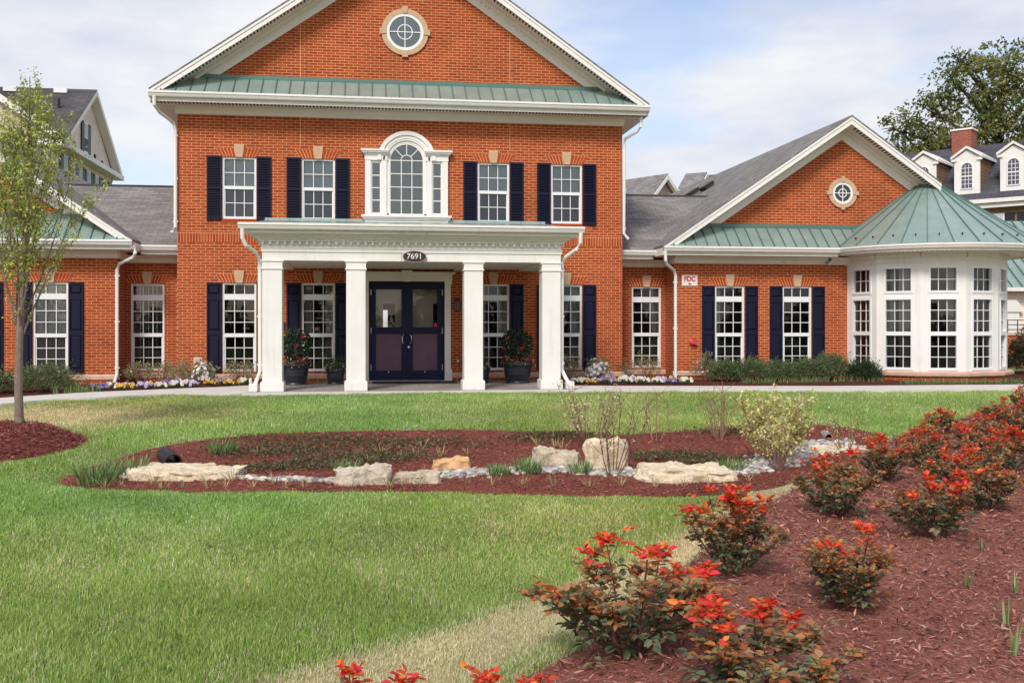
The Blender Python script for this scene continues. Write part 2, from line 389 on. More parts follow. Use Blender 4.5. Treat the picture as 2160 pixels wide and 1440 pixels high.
def slats(z0, z1, w=.36, y=.15, tilt=.012, pitch=.042):
    m = MB(); z = z0
    while z < z1:
        m.add([(-w,y-.02,z-tilt),(w,y-.02,z-tilt),(w,y+.02,z+tilt),(-w,y+.02,z+tilt)], [(0,1,2,3)]); z += pitch
    for x in (-.2, 0, .2): m.box(x-.006, x+.006, y-.03, y-.024, z0, z1)
    return m
def curtain(x0, x1, z0, z1, y=.28):
    m = MB(); n = int((x1-x0)/.02); v = []; f = []
    for i in range(n+1):
        x = x0+(x1-x0)*i/n; yy = y+.025*math.sin(i*1.05)+.01*math.sin(i*.37); v += [(x,yy,z0),(x,yy,z1)]
    for i in range(n): f.append((2*i, 2*i+2, 2*i+3, 2*i+1))
    m.add(v, f); return m
ME = {}
ME['blind_up'] = None
def blindmesh():
    m = MB(); m.quad((-.38,.13,3.97),(.38,.13,3.97),(.38,.13,5.42),(-.38,.13,5.42)); return m.mesh('roller_blind', M['blind'])
ME['blind_up'] = blindmesh()
ME['slat_pale'] = slats(.3, 2.38, y=.13, tilt=.027, pitch=.052).mesh('slat_blind_pale', M['slat'])
ME['slat_dark'] = slats(.3, 2.38, tilt=.005, pitch=.05).mesh('slat_blind_open', M['slat'])
ME['cur_l'] = curtain(-.4, -.16, .2, 2.9).mesh('curtain_left', M['curtain'])
ME['cur_r'] = curtain(.16, .4, .2, 2.9).mesh('curtain_right', M['curtain'])
ME['cur_c'] = curtain(-.08, .2, .2, 2.9).mesh('curtain_centre', M['curtain'])
def window(kind, T, extra=()):
    w = link('window', WF[kind], bld, T)
    link('pane', WP[kind][0], w, T); link('pane', WP[kind][1], w, T)
    for e in extra: link('blind' if 'slat' in e or 'blind' in e else 'curtain', ME[e], w, T)
    return w
# ---- splayed brick lintel with its keystone, and shutters, as meshes shared by all windows
def lintel_mesh():
    m = MB(); H = .215
    m.prism([(-.43,0),(.43,0),(.555,H),(-.555,H)], -.004, .0, 0)
    for sgn in (-1,1):
        n = 5
        for k in range(n):
            a, b = k/n, (k+1)/n
            lo = lambda t: .085+(.425-.085)*t; hi = lambda t: .125+(.55-.125)*t
            g = .0105; q = [(sgn*(lo(a)+g),.004),(sgn*(lo(b)-g),.004),(sgn*(hi(b)-g),H-.004),(sgn*(hi(a)+g),H-.004)]
            if sgn < 0: q = q[::-1]
            m.prism(q, -.014, -.004, 1)
    return m.mesh('splayed_lintel', [M['mortar'], M['brickplain']])
def key_mesh():
    m = MB(); m.prism([(-.082,-.004),(.082,-.004),(.122,.30),(-.122,.30)], -.045, 0); return m.mesh('keystone', M['stone'])
ME['lintel'], ME['key'] = lintel_mesh(), key_mesh()
def lintel(x, z, y):
    T = T3((x,y,z)); l = link('lintel', ME['lintel'], bld, T); link('keystone', ME['key'], l, T)
def sill_rowlock(x, z, y):
    m = MB()
    for k in range(12):
        a = -.42+.07*k; m.box(x+a+.004, x+a+.066, y-.012, y, z-.085, z-.004)
    m.build('brick_sill', M['brickplain'], bld)
def shutter_panel():
    m = MB(); h = .17; z0, z1 = .26, 2.41; H = z1-z0
    pan = [(z1-H*b, z1-H*a) for a, b in ((.03,.13),(.195,.535),(.59,.958))]
    m.box(-h,h,-.02,0,z0,z1); s = .038
    m.box(-h,-h+s,-.045,-.02,z0,z1); m.box(h-s,h,-.045,-.02,z0,z1)
    zz = [z0]+[v for p in sorted(pan) for v in p]+[z1]
    for a,b in zip(zz[::2], zz[1::2]): m.box(-h+s,h-s,-.045,-.02,a,b)
    for a,b in pan:
        x = h-s-.012; i = .028; a += .012; b -= .012
        m.add([(-x,-.02,a),(x,-.02,a),(x,-.02,b),(-x,-.02,b),(-x+i,-.042,a+i),(x-i,-.042,a+i),(x-i,-.042,b-i),(-x+i,-.042,b-i)],
              [(0,1,5,4),(1,2,6,5),(2,3,7,6),(3,0,4,7),(4,5,6,7)])
    return m.mesh('panel_shutter', M['navy'])
def shutter_louvre():
    m = MB(); h = .17; z0, z1 = 3.92, 5.46; s = .036
    m.box(-h,h,-.008,0,z0,z1); m.box(-h,-h+s,-.045,-.008,z0,z1); m.box(h-s,h,-.045,-.008,z0,z1)
    for a,b in ((z0,z0+.07),(4.66,4.72),(z1-.055,z1)): m.box(-h+s,h-s,-.045,-.008,a,b)
    z = z0+.075
    while z < z1-.09:
        if not 4.635 < z < 4.715: m.prof([(-.010,z+.036),(-.012,z+.028),(-.043,z),(-.040,z+.009)], -h+s, h-s)
        z += .040
    return m.mesh('louvre_shutter', M['navy'])
def hook_mesh():
    m = MB(); m.tube([(0,0,.03),(0,-.05,.03),(0,-.055,-.03),(.02,-.055,-.075),(.05,-.055,-.07),(.055,-.055,-.045)], .008, 5); return m.mesh('shutter_hook', M['black'])
ME['shp'], ME['shl'], ME['hook'] = shutter_panel(), shutter_louvre(), hook_mesh()
def shutters(x, y, up=False, sides=(-1,1)):
    for s in sides:
        T = T3((x+s*.585, y, 0)); o = link('shutter', ME['shl' if up else 'shp'], bld, T)
        link('shutter_hook', ME['hook'], o, T3((x+s*.585+s*.1, y, 3.93 if up else .27)) @ Matrix.Diagonal((s,1,1,1)))

# ---- gable roofs with white rakes
def gable(cx, hw, ze, sl, yF, yW, yB, fz=.5, vent=True, slabmat='shingle', sides=(-1,1), clip=0):
    za = ze+sl*hw
    roof = MB(); fas = MB(); sof = MB(); fri = MB(); ven = MB()
    for s in sides:
        def P(d0, d1, e=0.0, full=False):   # strip below the roof line between depths d0 > d1 (vertical), from eave to ridge
            if clip and s > 0 and e < clip and not full: e = clip
            q = [(cx+s*(hw-e), ze+sl*e-d0), (cx, za-d0), (cx, za-d1), (cx+s*(hw-e), ze+sl*e-d1)]
            return q if s < 0 else q[::-1]
        if clip and s > 0: roof.prism(P(0,-.034), yF-.03, yW+.02); roof.prism(P(.001,-.033,0,True), yW+.02, yB)
        else: roof.prism(P(0,-.034), yF-.03, yB)
        fas.prism(P(.20,.0), yF, yF+.035); fas.prism(P(.075,.012), yF-.02, yF)
        dep = yW-yF-.035
        n = 1
        e0 = clip if clip and s > 0 else .42
        a = (cx+s*(hw-e0), ze+sl*e0-.175); b = (cx, za-.175)
        q = [(a[0],yF+.035,a[1]),(b[0],yF+.035,b[1]),(b[0],yW,b[1]),(a[0],yW,a[1])]
        sof.add(q if s > 0 else q[::-1], [(0,1,2,3)])
        fri.prism(P(fz,.18,.62), yW-.035, yW); fri.prism(P(.27,.18,.55), yW-.08, yW-.035)
        L = math.hypot(hw, sl*hw); k0 = clip/hw*L if clip and s > 0 else 0; k = max(.6, k0+.05)
        while vent and k < L-.15:
            t = k/L; x = cx+s*hw*(1-t); z = ze+sl*hw*t-.175-.006; dx = .022/math.hypot(1,sl)
            ven.add([(x-dx,yF+.06,z+s*dx*sl),(x+dx,yF+.06,z-s*dx*sl),(x+dx,yF+.06+dep*.36,z-s*dx*sl),(x-dx,yF+.06+dep*.36,z+s*dx*sl)], [(0,3,2,1)])
            k += .095
        k = max(.85, k0+.1)
        while k < L-.2:      # little blocks of the raking moulding
            t = k/L; x = cx+s*hw*(1-t); z = ze+sl*hw*t-.30
            fri.box(x-.022, x+.022, yW-.055, yW-.035, z-.035, z); k += .12
    roof.build('roof', M[slabmat], bld); fas.build('rake_board', M['white'], bld); sof.build('rake_soffit', M['cream'], bld)
    fri.build('raking_frieze', M['cream'], bld)
    if vent: ven.build('soffit_vent', M['dark'], bld)
GUT = [(0,0),(-.085,0),(-.10,.02),(-.125,.075),(-.14,.085),(-.14,.13),(-.118,.13),(-.118,.105),(0,.105)]
def gutter(x0, x1, y, z): m = MB(); m.prof([(y+a, z+b) for a,b in GUT], x0, x1); return m.build('gutter', M['white'], bld)
def eave(x0, x1, yF, yW, zg, zf, fx0=None, fx1=None, vent=True):
    """gutter at zg..zg+.13, fascia board, soffit back to the wall, crown and frieze on the wall down to zf; fx: ends of the frieze"""
    fx0 = x0 if fx0 is None else fx0; fx1 = x1 if fx1 is None else fx1
    gutter(x0, x1, yF, zg)
    f = MB(); f.box(x0+.05, x1-.05, yF, yF+.03, zg-.09, zg+.10); f.build('fascia', M['white'], bld)
    s = MB(); s.box(x0+.06, x1-.06, yF+.03, yW-.002, zg-.075, zg-.055); s.build('soffit', M['cream'], bld)
    w = yW-yF; zs = zg-.075
    c = MB()
    c.prof([(yW,zf),(yW-.035,zf),(yW-.035,zs-.19),(yW-.06,zs-.17),(yW-.075,zs-.10),(yW-.15,zs-.03),(yW-.16,zs-.004),(yW,zs-.004)], fx0, fx1)
    x = fx0+.06
    while x < fx1-.05: c.box(x-.022, x+.022, yW-.084, yW-.058, zs-.165, zs-.12); x += .10
    c.build('frieze', M['cream'], bld)
    if vent:
        v = MB(); x = x0+.15
        while x < x1-.1: v.quad((x-.024,yF+.05,zs-.004),(x-.024,yF+.05+w*.4,zs-.004),(x+.024,yF+.05+w*.4,zs-.004),(x+.024,yF+.05,zs-.004)); x += .082
        v.build('soffit_vent', M['dark'], bld)
def pent(xb0, xb1, xt0, xt1, yb, zb, yt, zt, step, x0=0):
    m = MB(); m.quad((xb0,yb,zb),(xb1,yb,zb),(xt1,yt,zt),(xt0,yt,zt))
    x = x0 or xb0+.2
    while x < xb1:
        if xt0 <= x <= xt1: ex, ey, ez = x, yt, zt
        else:
            t = ((x-xb0)/(xt0-xb0)) if x < xt0 else ((xb1-x)/(xb1-xt1)); ex, ey, ez = x, yb+(yt-yb)*t, zb+(zt-zb)*t
        a = .009
        m.add([(x-a,yb,zb+.002),(x+a,yb,zb+.002),(ex+a,ey,ez+.002),(ex-a,ey,ez+.002),(x-a,yb-.012,zb+.032),(x+a,yb-.012,zb+.032),(ex+a,ey-.012,ez+.032),(ex-a,ey-.012,ez+.032)],
              [(4,5,6,7),(0,4,7,3),(1,2,6,5),(0,1,5,4)], 1)
        x += step
    m.box(xt0+.02, xt1-.02, yt-.035, yt+.01, zt-.02, zt+.075, 1)
    return m.build('metal_roof', [M['green'], M['greend']], bld)
def downspout(pts, r=.042):
    m = MB(); m.tube(pts, r, 8); p = pts[-1]
    q = [p for p in pts]
    for i in range(1, len(q)):
        a, b = Vector(q[i-1]), Vector(q[i])
        if abs(b.z-a.z) > 2:
            for t in (.06,.5,.94):
                c = a.lerp(b, t); m.box(c.x-r-.012, c.x+r+.012, c.y-.012, c.y+r+.02, c.z-.02, c.z+.02)
    return m.build('downspout', M['white'], bld, smooth=False)

# ---- main block
HW = 5.465; X0, X1 = CX-HW, CX+HW
LX = [-3.035, -1.16, 3.145, 5.005]
lower = [(x-.40, x+.40, .27, 2.41) for x in LX]; upper = [(x-.40, x+.40, 3.95, 5.44) for x in LX]
door_hole = (.06, 1.925, 0.0, 2.47)
MX, HWE, ZE, SL = CX, 5.99, 6.86, .69
mb = MB()
wall(mb, X0, X1, -.25, 6.95, YM, lower+upper+[door_hole])
mb.add([(X0,YM,6.95),(X1,YM,6.95),(X1,YM,ZE+SL*(HWE-HW)),(CX,YM,ZE+SL*HWE-.01),(X0,YM,ZE+SL*(HWE-HW))], [(0,1,2,3,4)])
YB = 39.0
for x, s in ((X0,-1),(X1,1)):
    q = [(x,YM,-.25),(x,YB,-.25),(x,YB,7.15),(x,YM,7.15)]; mb.add(q if s > 0 else q[::-1], [(0,1,2,3)])
mb.build('brick_wall', M['brick'], bld)
bk = MB(); wall(bk, X0, X1, -.25, 6.95, YB, [(.43,.80,.4,1.98),(2.02,2.17,.4,1.98)], .05)
bk.tri((X0,YB,6.95),(X1,YB,6.95),(CX,YB,ZE+SL*HWE-.05)); bk.build('rear_wall', M['brickplain'], bld)
gable(MX, HWE, ZE, SL, 24.75, YM, YB+.3)
eave(MX-HWE, MX+HWE, 24.79, YM, 6.70, 6.455, X0-.03, X1+.03)
pent(MX-HWE+.07, MX+HWE-.07, MX-4.95, MX+4.95, 24.70, 6.825, 25.375, 7.33, .325)
sd_ = MB()                                # eaves along the sides of the main block
for s in (-1,1):
    xo, xi = MX+s*HWE, MX+s*(HW+.002)
    a, b = min(xo,xi), max(xo,xi)
    sd_.box(a+.03 if s<0 else a, b if s<0 else b-.03, YM+.0, YB, 6.60, 6.625)
    sd_.box(xo-.0 if s<0 else xo-.03, xo+.03 if s<0 else xo, 24.83, YB, 6.61, 6.84)
    sd_.box(min(xi, xi+s*.04), max(xi, xi+s*.04), YM-.0, YB, 6.455, 6.598)
sd_.build('side_eaves', M['cream'], bld)
for x in LX:
    window('lower', T3((x,YM,0)), ('cur_l','cur_r') if x in (LX[1], LX[2]) else (('cur_r',) if x == LX[3] else ()))
    window('upper', T3((x,YM,0)), ('blind_up',))
    lintel(x, 2.412, YM); lintel(x, 5.442, YM); sill_rowlock(x, 3.95, YM)
    shutters(x, YM); shutters(x, YM, True)
sc_ = MB()
for a, b in ((X0, -2.2), (4.25, X1)):
    sc_ = MB(); sc_.box(a, b, YM-.006, YM, 3.385, 3.625); sc_.build('soldier_course', M['brickv'], bld)
cj = MB()
for x in (-1.585, 3.56):
    for a, b in ((7.4, 8.85 if x < 0 else 8.7), (5.75, 6.45)):
        cj = MB(); cj.box(x-.007, x+.007, YM-.004, YM, a, b); cj.build('control_joint', M['mortar'], bld)
wt_ = MB()
def table(m, x0, x1, y): m.prof([(y,.09),(y-.055,.09),(y-.055,.17),(y-.02,.215),(y,.215)], x0, x1)
for a, b in ((X0-.04, -.11), (2.11, X1+.04)): wt_ = MB(); table(wt_, a, b, YM); wt_.build('water_table', M['ledge'], bld)
for a, b in ((X0-.02,-.11),(2.11,X1+.02)): pl = MB(); pl.box(a, b, YM-.025, YM, -.25, .089); pl.build('brick_plinth', M['brick'], bld)

# ---- arched centre window above the porch
pw = MB(); px = .985; yf = YM
pw_f = lambda x0,x1,y0,y1,z0,z1: pw.box(px+x0, px+x1, y0, y1, z0, z1)
for s in (-1,1):
    def bx(a,b,y0,y1,z0,z1): pw_f(min(s*a,s*b), max(s*a,s*b), y0, y1, z0, z1)
    bx(.875,1.015,yf-.09,yf,4.085,5.43); bx(.49,.62,yf-.09,yf,4.085,5.43)                 # pilasters
    bx(.62,.655,yf-.05,yf,4.085,5.43); bx(.84,.875,yf-.05,yf,4.085,5.43); bx(.655,.84,yf-.05,yf,4.085,4.15); bx(.655,.84,yf-.05,yf,5.37,5.43)
    for k in (1,2,3):
        z = 4.15+(5.37-4.15)*k/4; bx(.655,.84,yf-.042,yf-.02,z-.012,z+.012)
    bx(.47,1.025,yf-.10,yf,5.43,5.54)                                                     # entablature block with stepped cornice
    for k,(o,z0,z1) in enumerate(((.0,5.54,5.575),(.03,5.575,5.61),(.065,5.61,5.645),(.09,5.645,5.69))):
        bx(.47-o*.3,1.03+o,yf-.11-o,yf,z0,z1)
    bx(.43,.488,yf-.05,yf,4.085,5.44)                                                     # frame of the centre light
    bx(.395,.43,yf-.042,yf,4.13,5.44)
for z0,z1,w,y in ((3.85,3.965,1.02,.09),(3.965,4.0,1.05,.115),(4.0,4.035,1.08,.14),(4.035,4.085,1.105,.165)): pw_f(-w,w,yf-y,yf,z0,z1)
pw_f(-.49,.49,yf-.05,yf,4.085,4.13)
c = (px, 5.44)
pw.ringy(c, .395, .43, yf-.042, yf, 0, math.pi); pw.ringy(c, .43, .49, yf-.05, yf, 0, math.pi)
for r0,r1,y in ((.49,.535,.085),(.535,.575,.10),(.575,.62,.085),(.62,.715,.125)): pw.ringy(c, r0, r1, yf-y, yf, 0, math.pi, 40)
for k in (-1,1): pw_f(k*.13-.010,k*.13+.010,yf-.04,yf-.02,4.13,5.44)
for k in range(1,4): z = 4.13+(5.44-4.13)*k/4; pw_f(-.395,.395,yf-.043,yf-.02,z-.010,z+.010)
pw_f(-.395,.395,yf-.043,yf-.02,5.43,5.45)
pw.ringy(c, .125, .145, yf-.04, yf-.02, 0, math.pi, 20)
for a in (45,90,135):
    t = R(a); d = Vector((math.cos(t),0,math.sin(t))); n = Vector((-d.z,0,d.x))*.010; p0 = Vector((px,yf-.039,5.44))+d*.14; p1 = Vector((px,yf-.039,5.44))+d*.4
    pw.add([p0-n,p1-n,p1+n,p0+n], [(0,1,2,3) if False else (3,2,1,0)])
arch = pw.build('arched_window', M['white'], bld)
g = MB(); g.quad((px-.40,yf-.024,4.12),(px+.40,yf-.024,4.12),(px+.40,yf-.024,5.44),(px-.40,yf-.024,5.44))
g.add([(px+.40*math.cos(math.pi*k/24), yf-.024, 5.44+.40*math.sin(math.pi*k/24)) for k in range(25)], [tuple(range(25))])
for s in (-1,1): a,b = sorted((px+s*.65, px+s*.845)); g.quad((a,yf-.024,4.14),(b,yf-.024,4.14),(b,yf-.024,5.38),(a,yf-.024,5.38))
gm = g.mesh('arched_glass', M['glass'])
link('pane', gm, arch)
g2 = MB(); g2.v = [p+Vector((0,.018,0)) for p in g.v]; g2.f = g.f; g2.m = g.m; g2.build('blind', plain('pale_arched_blind', (.50,.51,.48), .9, .05), arch)

# ---- round windows
def round_window(x, z, y, ro, ri, rg, pane='blind'):
    m = MB(); m.ringy((x,z), ri, ro, y-.05, y, n=40)
    for a in (0,90,180,270):
        t = R(a); d = Vector((math.cos(t),0,math.sin(t))); n = Vector((-d.z,0,d.x)); w0, w1 = ro*.10, ro*.13
        p0, p1 = d*(ri+.005), d*(ro+.045)
        q = [p0-n*w0, p1-n*w1, p1+n*w1, p0+n*w0]; m.prism([(x+v.x, z+v.z) for v in q], y-.07, y)
    ob = m.build('round_window', M['stone'], bld)
    f = MB(); f.ringy((x,z), rg, ri, y-.04, y, n=40); f.ringy((x,z), rg*.44, rg*.44+.022, y-.034, y-.02, n=28)
    f.box(x-.011,x+.011,y-.036,y-.021,z-rg,z+rg); f.box(x-rg,x+rg,y-.038,y-.021,z-.011,z+.011)
    f.build('frame', M['vinyl'], ob)
    d = MB(); d.disc((x,z), rg+.003, y-.018, 40); d.build('pane', M['glass'], ob)
    d = MB(); d.disc((x,z), rg+.003, y-.006, 40); d.build('blind', M[pane] if pane != 'blind' else plain('pale_round_blind', (.72,.78,.80), .9, .04), ob)
round_window(.945, 8.61, YM, .575, .455, .385)
round_window(WRX+.03, 4.88, YW, .395, .285, .225, 'room')

# ---- connecting walls and their low roofs
for xa, xb, wx, extra in ((-5.95, X0, -5.365, ('slat_dark',)), (X1, 7.87, 7.36, ('cur_r',))):
    m = MB(); h = (wx-.40, wx+.40, .27, 2.41); wall(m, xa, xb, -.25, 3.3, YC, [h]); m.build('brick_wall', M['brick'], bld)
    window('lower', T3((wx,YC,0)), extra); lintel(wx, 2.412, YC)
    m = MB(); table(m, xa, xb, YC); m.build('water_table', M['ledge'], bld)
    m = MB(); m.box(xa, xb, YC-.025, YC, -.25, .089); m.build('brick_plinth', M['brick'], bld)
    a, b = (-5.45, X0) if xa < 0 else (X1, 7.42)
    eave(a, b, 25.80, YC, 3.19, 2.985, xa, xb)
    a, b = (-9.0, X0) if xa < 0 else (X1, 11.6)
    m = MB(); y0, z0, y1, z1 = 25.74, 3.325, 29.7, 5.27
    m.add([(a,y0,z0),(b,y0,z0),(b,y1,z1),(a,y1,z1),(a,y0,z0-.05),(b,y0,z0-.05)], [(0,1,2,3),(4,5,1,0)])
    m.quad((a,y1,z1),(b,y1,z1),(b,34,3.3),(a,34,3.3)); m.build('roof', M['shingle'], bld)
    m = MB(); m.box(a, b, y1-.09, y1+.09, z1-.03, z1+.015); m.build('ridge_cap', M['shinglefar'], bld)

# ---- wings
def wing(cx, inner, wins, wextra, hw=4.57, cut=None):
    """inner = +1 when the inner (house side) edge is on the right"""
    xa, xb = cx-hw, cx+hw
    front = (xa, xb) if cut is None else (xa, cut)
    m = MB(); wall(m, front[0], front[1], -.25, 3.45, YW, [(x-.40,x+.40,.27,2.41) for x in wins])
    ze, hwE, sl = 3.37, 5.03, .68
    m.add([(xa,YW,3.45),(xb,YW,3.45),(xb,YW,ze+sl*(hwE-hw)),(cx,YW,ze+sl*hwE-.01),(xa,YW,ze+sl*(hwE-hw))], [(0,1,2,3,4)])
    for x, s in ((xa,-1),(xb,1)):
        q = [(x,YW,-.25),(x,43,-.25),(x,43,3.45),(x,YW,3.45)]; m.add(q if s > 0 else q[::-1], [(0,1,2,3)])
    m.quad((xb,43,-.25),(xa,43,-.25),(xa,43,6.5),(xb,43,6.5))
    m.build('brick_wall', M['brick'], bld)
    gable(cx, hwE, ze, sl, 25.0, YW, 43, clip=(cx+hwE-14.93) if cut else 0)
    g0, g1 = (cx-hwE, 12.14) if cut else (cx-hwE, cx+hwE)
    eave(g0, g1, 25.04, YW, 3.25, 2.985, xa-.02, (cut or xb)+(0 if cut else .02))
    pent(cx-hwE+.07, (13.2 if cut else cx+hwE-.07), cx-3.85, (13.2 if cut else cx+3.85), 24.95, 3.375, 25.575, 3.95, .295)
    for x, e in zip(wins, wextra):
        window('lower', T3((x,YW,0)), e); lintel(x, 2.412, YW); shutters(x, YW)
    w = MB(); table(w, front[0]-.04, front[1]+(.04 if cut is None else 0), YW); w.build('water_table', M['ledge'], bld)
    p = MB(); p.box(front[0]-.02, front[1], YW-.025, YW, -.25, .089); p.build('brick_plinth', M['brick'], bld)
    s_ = MB()                     # return of the eaves at the inner corner
    xi, xo = (xb, cx+hwE) if inner > 0 else (xa, cx-hwE)
    s_.box(min(xi,xo)+.03, max(xi,xo)-.03, YW, YC, 3.175, 3.195); s_.box(min(xo, xo-.03*inner), max(xo, xo-.03*inner), 25.07, 25.8, 3.16, 3.35)
    s_.box(min(xi, xi+.04*inner), max(xi, xi+.04*inner), YW, YC, 2.985, 3.17); s_.build('side_eaves', M['cream'], bld)
TX, TY, TR = 14.70, 25.6, 2.09; CTX = 14.88
wing(WRX, -1, [9.37, 11.215], [('cur_l',), ()], cut=12.66)
wing(WLX, 1, [-7.42, -9.23], [('slat_pale',), ('slat_pale',)])
rv = MB(); 
for i in range(1):
    rv.box(-.17,.17,-.3,.3,0,.09); rv.box(-.2,.2,-.34,.34,.09,.115)
rvo = rv.mesh('roof_vent', M['dark'])
for vx, vy in ((11.03, 32.2), (11.0, 33.6)):
    link('roof_vent', rvo, bld, T3((vx, vy, 3.37+.68*(5.03-(WRX-vx))+.055)) @ Matrix.Rotation(-math.atan(.68), 4, 'Y'))
# ---- turret
def poly(r, a0=-180, n=6): return [(TX+r*math.sin(R(-90+30*k)), TY-r*math.cos(R(-90+30*k))) for k in range(n+1)]
tw = MB(); hwf = TR*math.sin(R(15)); ap = TR*math.cos(R(15))
tb = MB(); tl = MB()
for k, ph in enumerate((-75,-45,-15,15,45,75)):
    T = T3((TX+ap*math.sin(R(ph)), TY-ap*math.cos(R(ph)), 0)) @ Matrix.Rotation(R(ph), 4, 'Z')
    tw.T = T; wall(tw, -hwf, hwf, .2, 3.22, 0, [(-.352,.352,.27,2.09),(-.352,.352,2.19,2.87)], .1)
    for z in (2.95,): tw.box(-hwf+.004, hwf-.004, -.03, 0, z, z+.03)
    tw.box(-hwf+.004, hwf-.004, -.06, 0, 3.08, 3.2)
    x = -hwf+.05
    while x < hwf-.03: tw.box(x-.015, x+.015, -.075, -.06, 3.02+.06, 3.12); x += .08
    window('turret', T @ Matrix.Diagonal((.93,1,1,1)), {-75: ('cur_c','cur_r'), -45: ('cur_c','cur_l'), -15: ('cur_r',), 15: ('cur_l',), 45: ('cur_r',), 75: ('cur_c','cur_l')}.get(ph, ()))
    tl.T = T; e = .16*math.tan(R(15)); tl.prof([(0,.12),(-.15,.12),(-.16,.14),(-.16,.2),(-.10,.24),(0,.24)], -hwf-e, hwf+e)
    tb.T = T; e = .09*math.tan(R(15)); tb.prof([(0,-.25),(-.09,-.25),(-.09,.12),(0,.12)], -hwf-e, hwf+e)
tw.build('turret_wall', M['white'], bld); tl.build('turret_sill', M['ledge'], bld); tb.build('turret_plinth', M['brick'], bld)
RG = 2.86; TXW, TX = TX, CTX
cone = MB(); apex = (TX, TY, 5.33); NS = 30
for k in range(NS):
    a, b = 2*math.pi*k/NS, 2*math.pi*(k+1)/NS
    cone.tri((TX+RG*math.cos(a), TY+RG*math.sin(a), 3.39), (TX+RG*math.cos(b), TY+RG*math.sin(b), 3.39), apex)
    d = Vector((math.cos(a), math.sin(a), 0)); n = Vector((-d.y, d.x, 0))*.009; up = Vector((0,0,.032))
    p0 = Vector((TX,TY,3.39))+d*RG; p1 = Vector(apex)+d*.12+Vector((0,0,-.08))
    cone.add([p0-n,p0+n,p1+n*.7,p1-n*.7,p0-n+up,p0+n+up,p1+n*.7+up,p1-n*.7+up], [(4,5,6,7),(0,4,7,3),(1,2,6,5),(0,1,5,4)], 1)
co = cone.build('turret_roof', [M['green'], M['greend']], bld)
cp = MB(); cp.lathe((TX,TY,0), [(.30,5.11),(.31,5.16),(.0,5.42)], 16); cp.build('roof_cap', plain('pale_metal_cap', (.62,.68,.64), .4), co)
sg = MB(); sg.box(-.012,.012,-.02,.02,0,.03); sg.box(-.014,.014,-.03,-.02,0,.06); sgm = sg.mesh('snow_guard', M['black'])
for k in range(NS):
    a = 2*math.pi*(k+.5)/NS
    if math.sin(a) > .25: continue
    r = RG-.32; z = 3.39+.32*(5.33-3.39)/RG*1.0
    link('snow_guard', sgm, co, T3((TX+r*math.cos(a)*.995, TY+r*math.sin(a)*.995, z-.005)) @ Matrix.Rotation(a+math.pi/2, 4, 'Z') @ Matrix.Rotation(R(33), 4, 'X'))
tg = MB(); tg.lathe((TX,TY,3.25), [(RG-.10,.0),(RG-.02,0),(RG,.02),(RG+.025,.075),(RG+.04,.085),(RG+.04,.13),(RG+.015,.13),(RG-.1,.12)], 60); tg.build('gutter', M['white'], bld, smooth=False)
ts = MB(); ts.lathe((TX,TY,3.2), [(TR-.45,0),(RG-.07,0),(RG-.07,.06)], 60); ts.build('soffit', M['cream'], bld)
tv = MB()
for k in range(150):
    a = 2*math.pi*k/150
    if math.sin(a) < .2: tv.quad(*[(TX+r*math.cos(a+d), TY+r*math.sin(a+d), 3.196) for r, d in ((RG-.13,-.006),(RG-.13,.006),(RG-.3,.006),(RG-.3,-.006))])
tv.build('soffit_vent', M['dark'], bld)

# ---- rooms behind the glass
rm = MB()
def room(x0,x1,y0,y1,z0,z1):
    rm.quad((x0,y1,z0),(x1,y1,z0),(x1,y1,z1),(x0,y1,z1)); rm.quad((x0,y0,z0),(x1,y0,z0),(x1,y1,z0),(x0,y1,z0)); rm.quad((x0,y0,z1),(x0,y1,z1),(x1,y1,z1),(x1,y0,z1))
    rm.quad((x0,y0,z0),(x0,y1,z0),(x0,y1,z1),(x0,y0,z1)); rm.quad((x1,y1,z0),(x1,y0,z0),(x1,y0,z1),(x1,y1,z1))
room(X0+.05,-.2,YM+.12,31,.02,2.95); room(2.2,X1-.05,YM+.12,31,.02,2.95); room(7.95,17.0,YW+.12,33,.02,3.1); room(-14.9,-6.05,YW+.12,33,.02,3.1)
rm.quad((-.2,YM+.12,.015),(2.2,YM+.12,.015),(2.2,YB,.015),(-.2,YB,.015)); rm.quad((-.2,YM+.12,2.95),(-.2,YB,2.95),(2.2,YB,2.95),(2.2,YM+.12,2.95))
rm.quad((-.2,YM+.12,.015),(-.2,YB,.015),(-.2,YB,2.95),(-.2,YM+.12,2.95)); rm.quad((2.2,YB,.015),(2.2,YM+.12,.015),(2.2,YM+.12,2.95),(2.2,YB,2.95))
rm.build('interior', M['room'], bld)
vs_ = MB(); wall(vs_, -.19, 2.19, .02, 2.94, 26.0, [(.42,.72,1.2,1.93),(1.68,1.80,1.2,1.93)], .02); vs_.build('door_glass_backing', plain('pale_door_backing', (.80,.68,.55), .8, .06, 1), bld)  # pale partition added close behind the doors to lighten their glass

# ---- porch: columns, entablature, dentils, gutter, ceiling
YP = 21.8
def column_parts(x, y):
    h = .2025; s = MB(); s.box(x-h,x+h,y,y+2*h,.21,2.575); sh = s.build('column', M['white'], bld, bevel=.008)
    b = MB(); b.box(x-.24,x+.24,y-.037,y+2*h+.037,0.002,.195); b.box(x-.222,x+.222,y-.019,y+2*h+.019,.195,.212); b.build('plinth', M['white'], sh, bevel=.006)
    c = MB(); c.box(x-.225,x+.225,y-.022,y+2*h+.022,2.55,2.578); c.box(x-.208,x+.208,y-.006,y+2*h+.006,2.578,2.69)
    c.prof([(y-.006,2.69),(y-.03,2.715),(y-.03,2.732),(y+2*h+.03,2.732),(y+2*h+.03,2.715),(y+2*h+.006,2.69)], x-.235, x+.235); c.build('capital', M['white'], sh)
for x in (-1.94, -.215, 2.275, 3.965): column_parts(x, YP)
PX0, PX1 = -2.145, 4.17
en = MB()
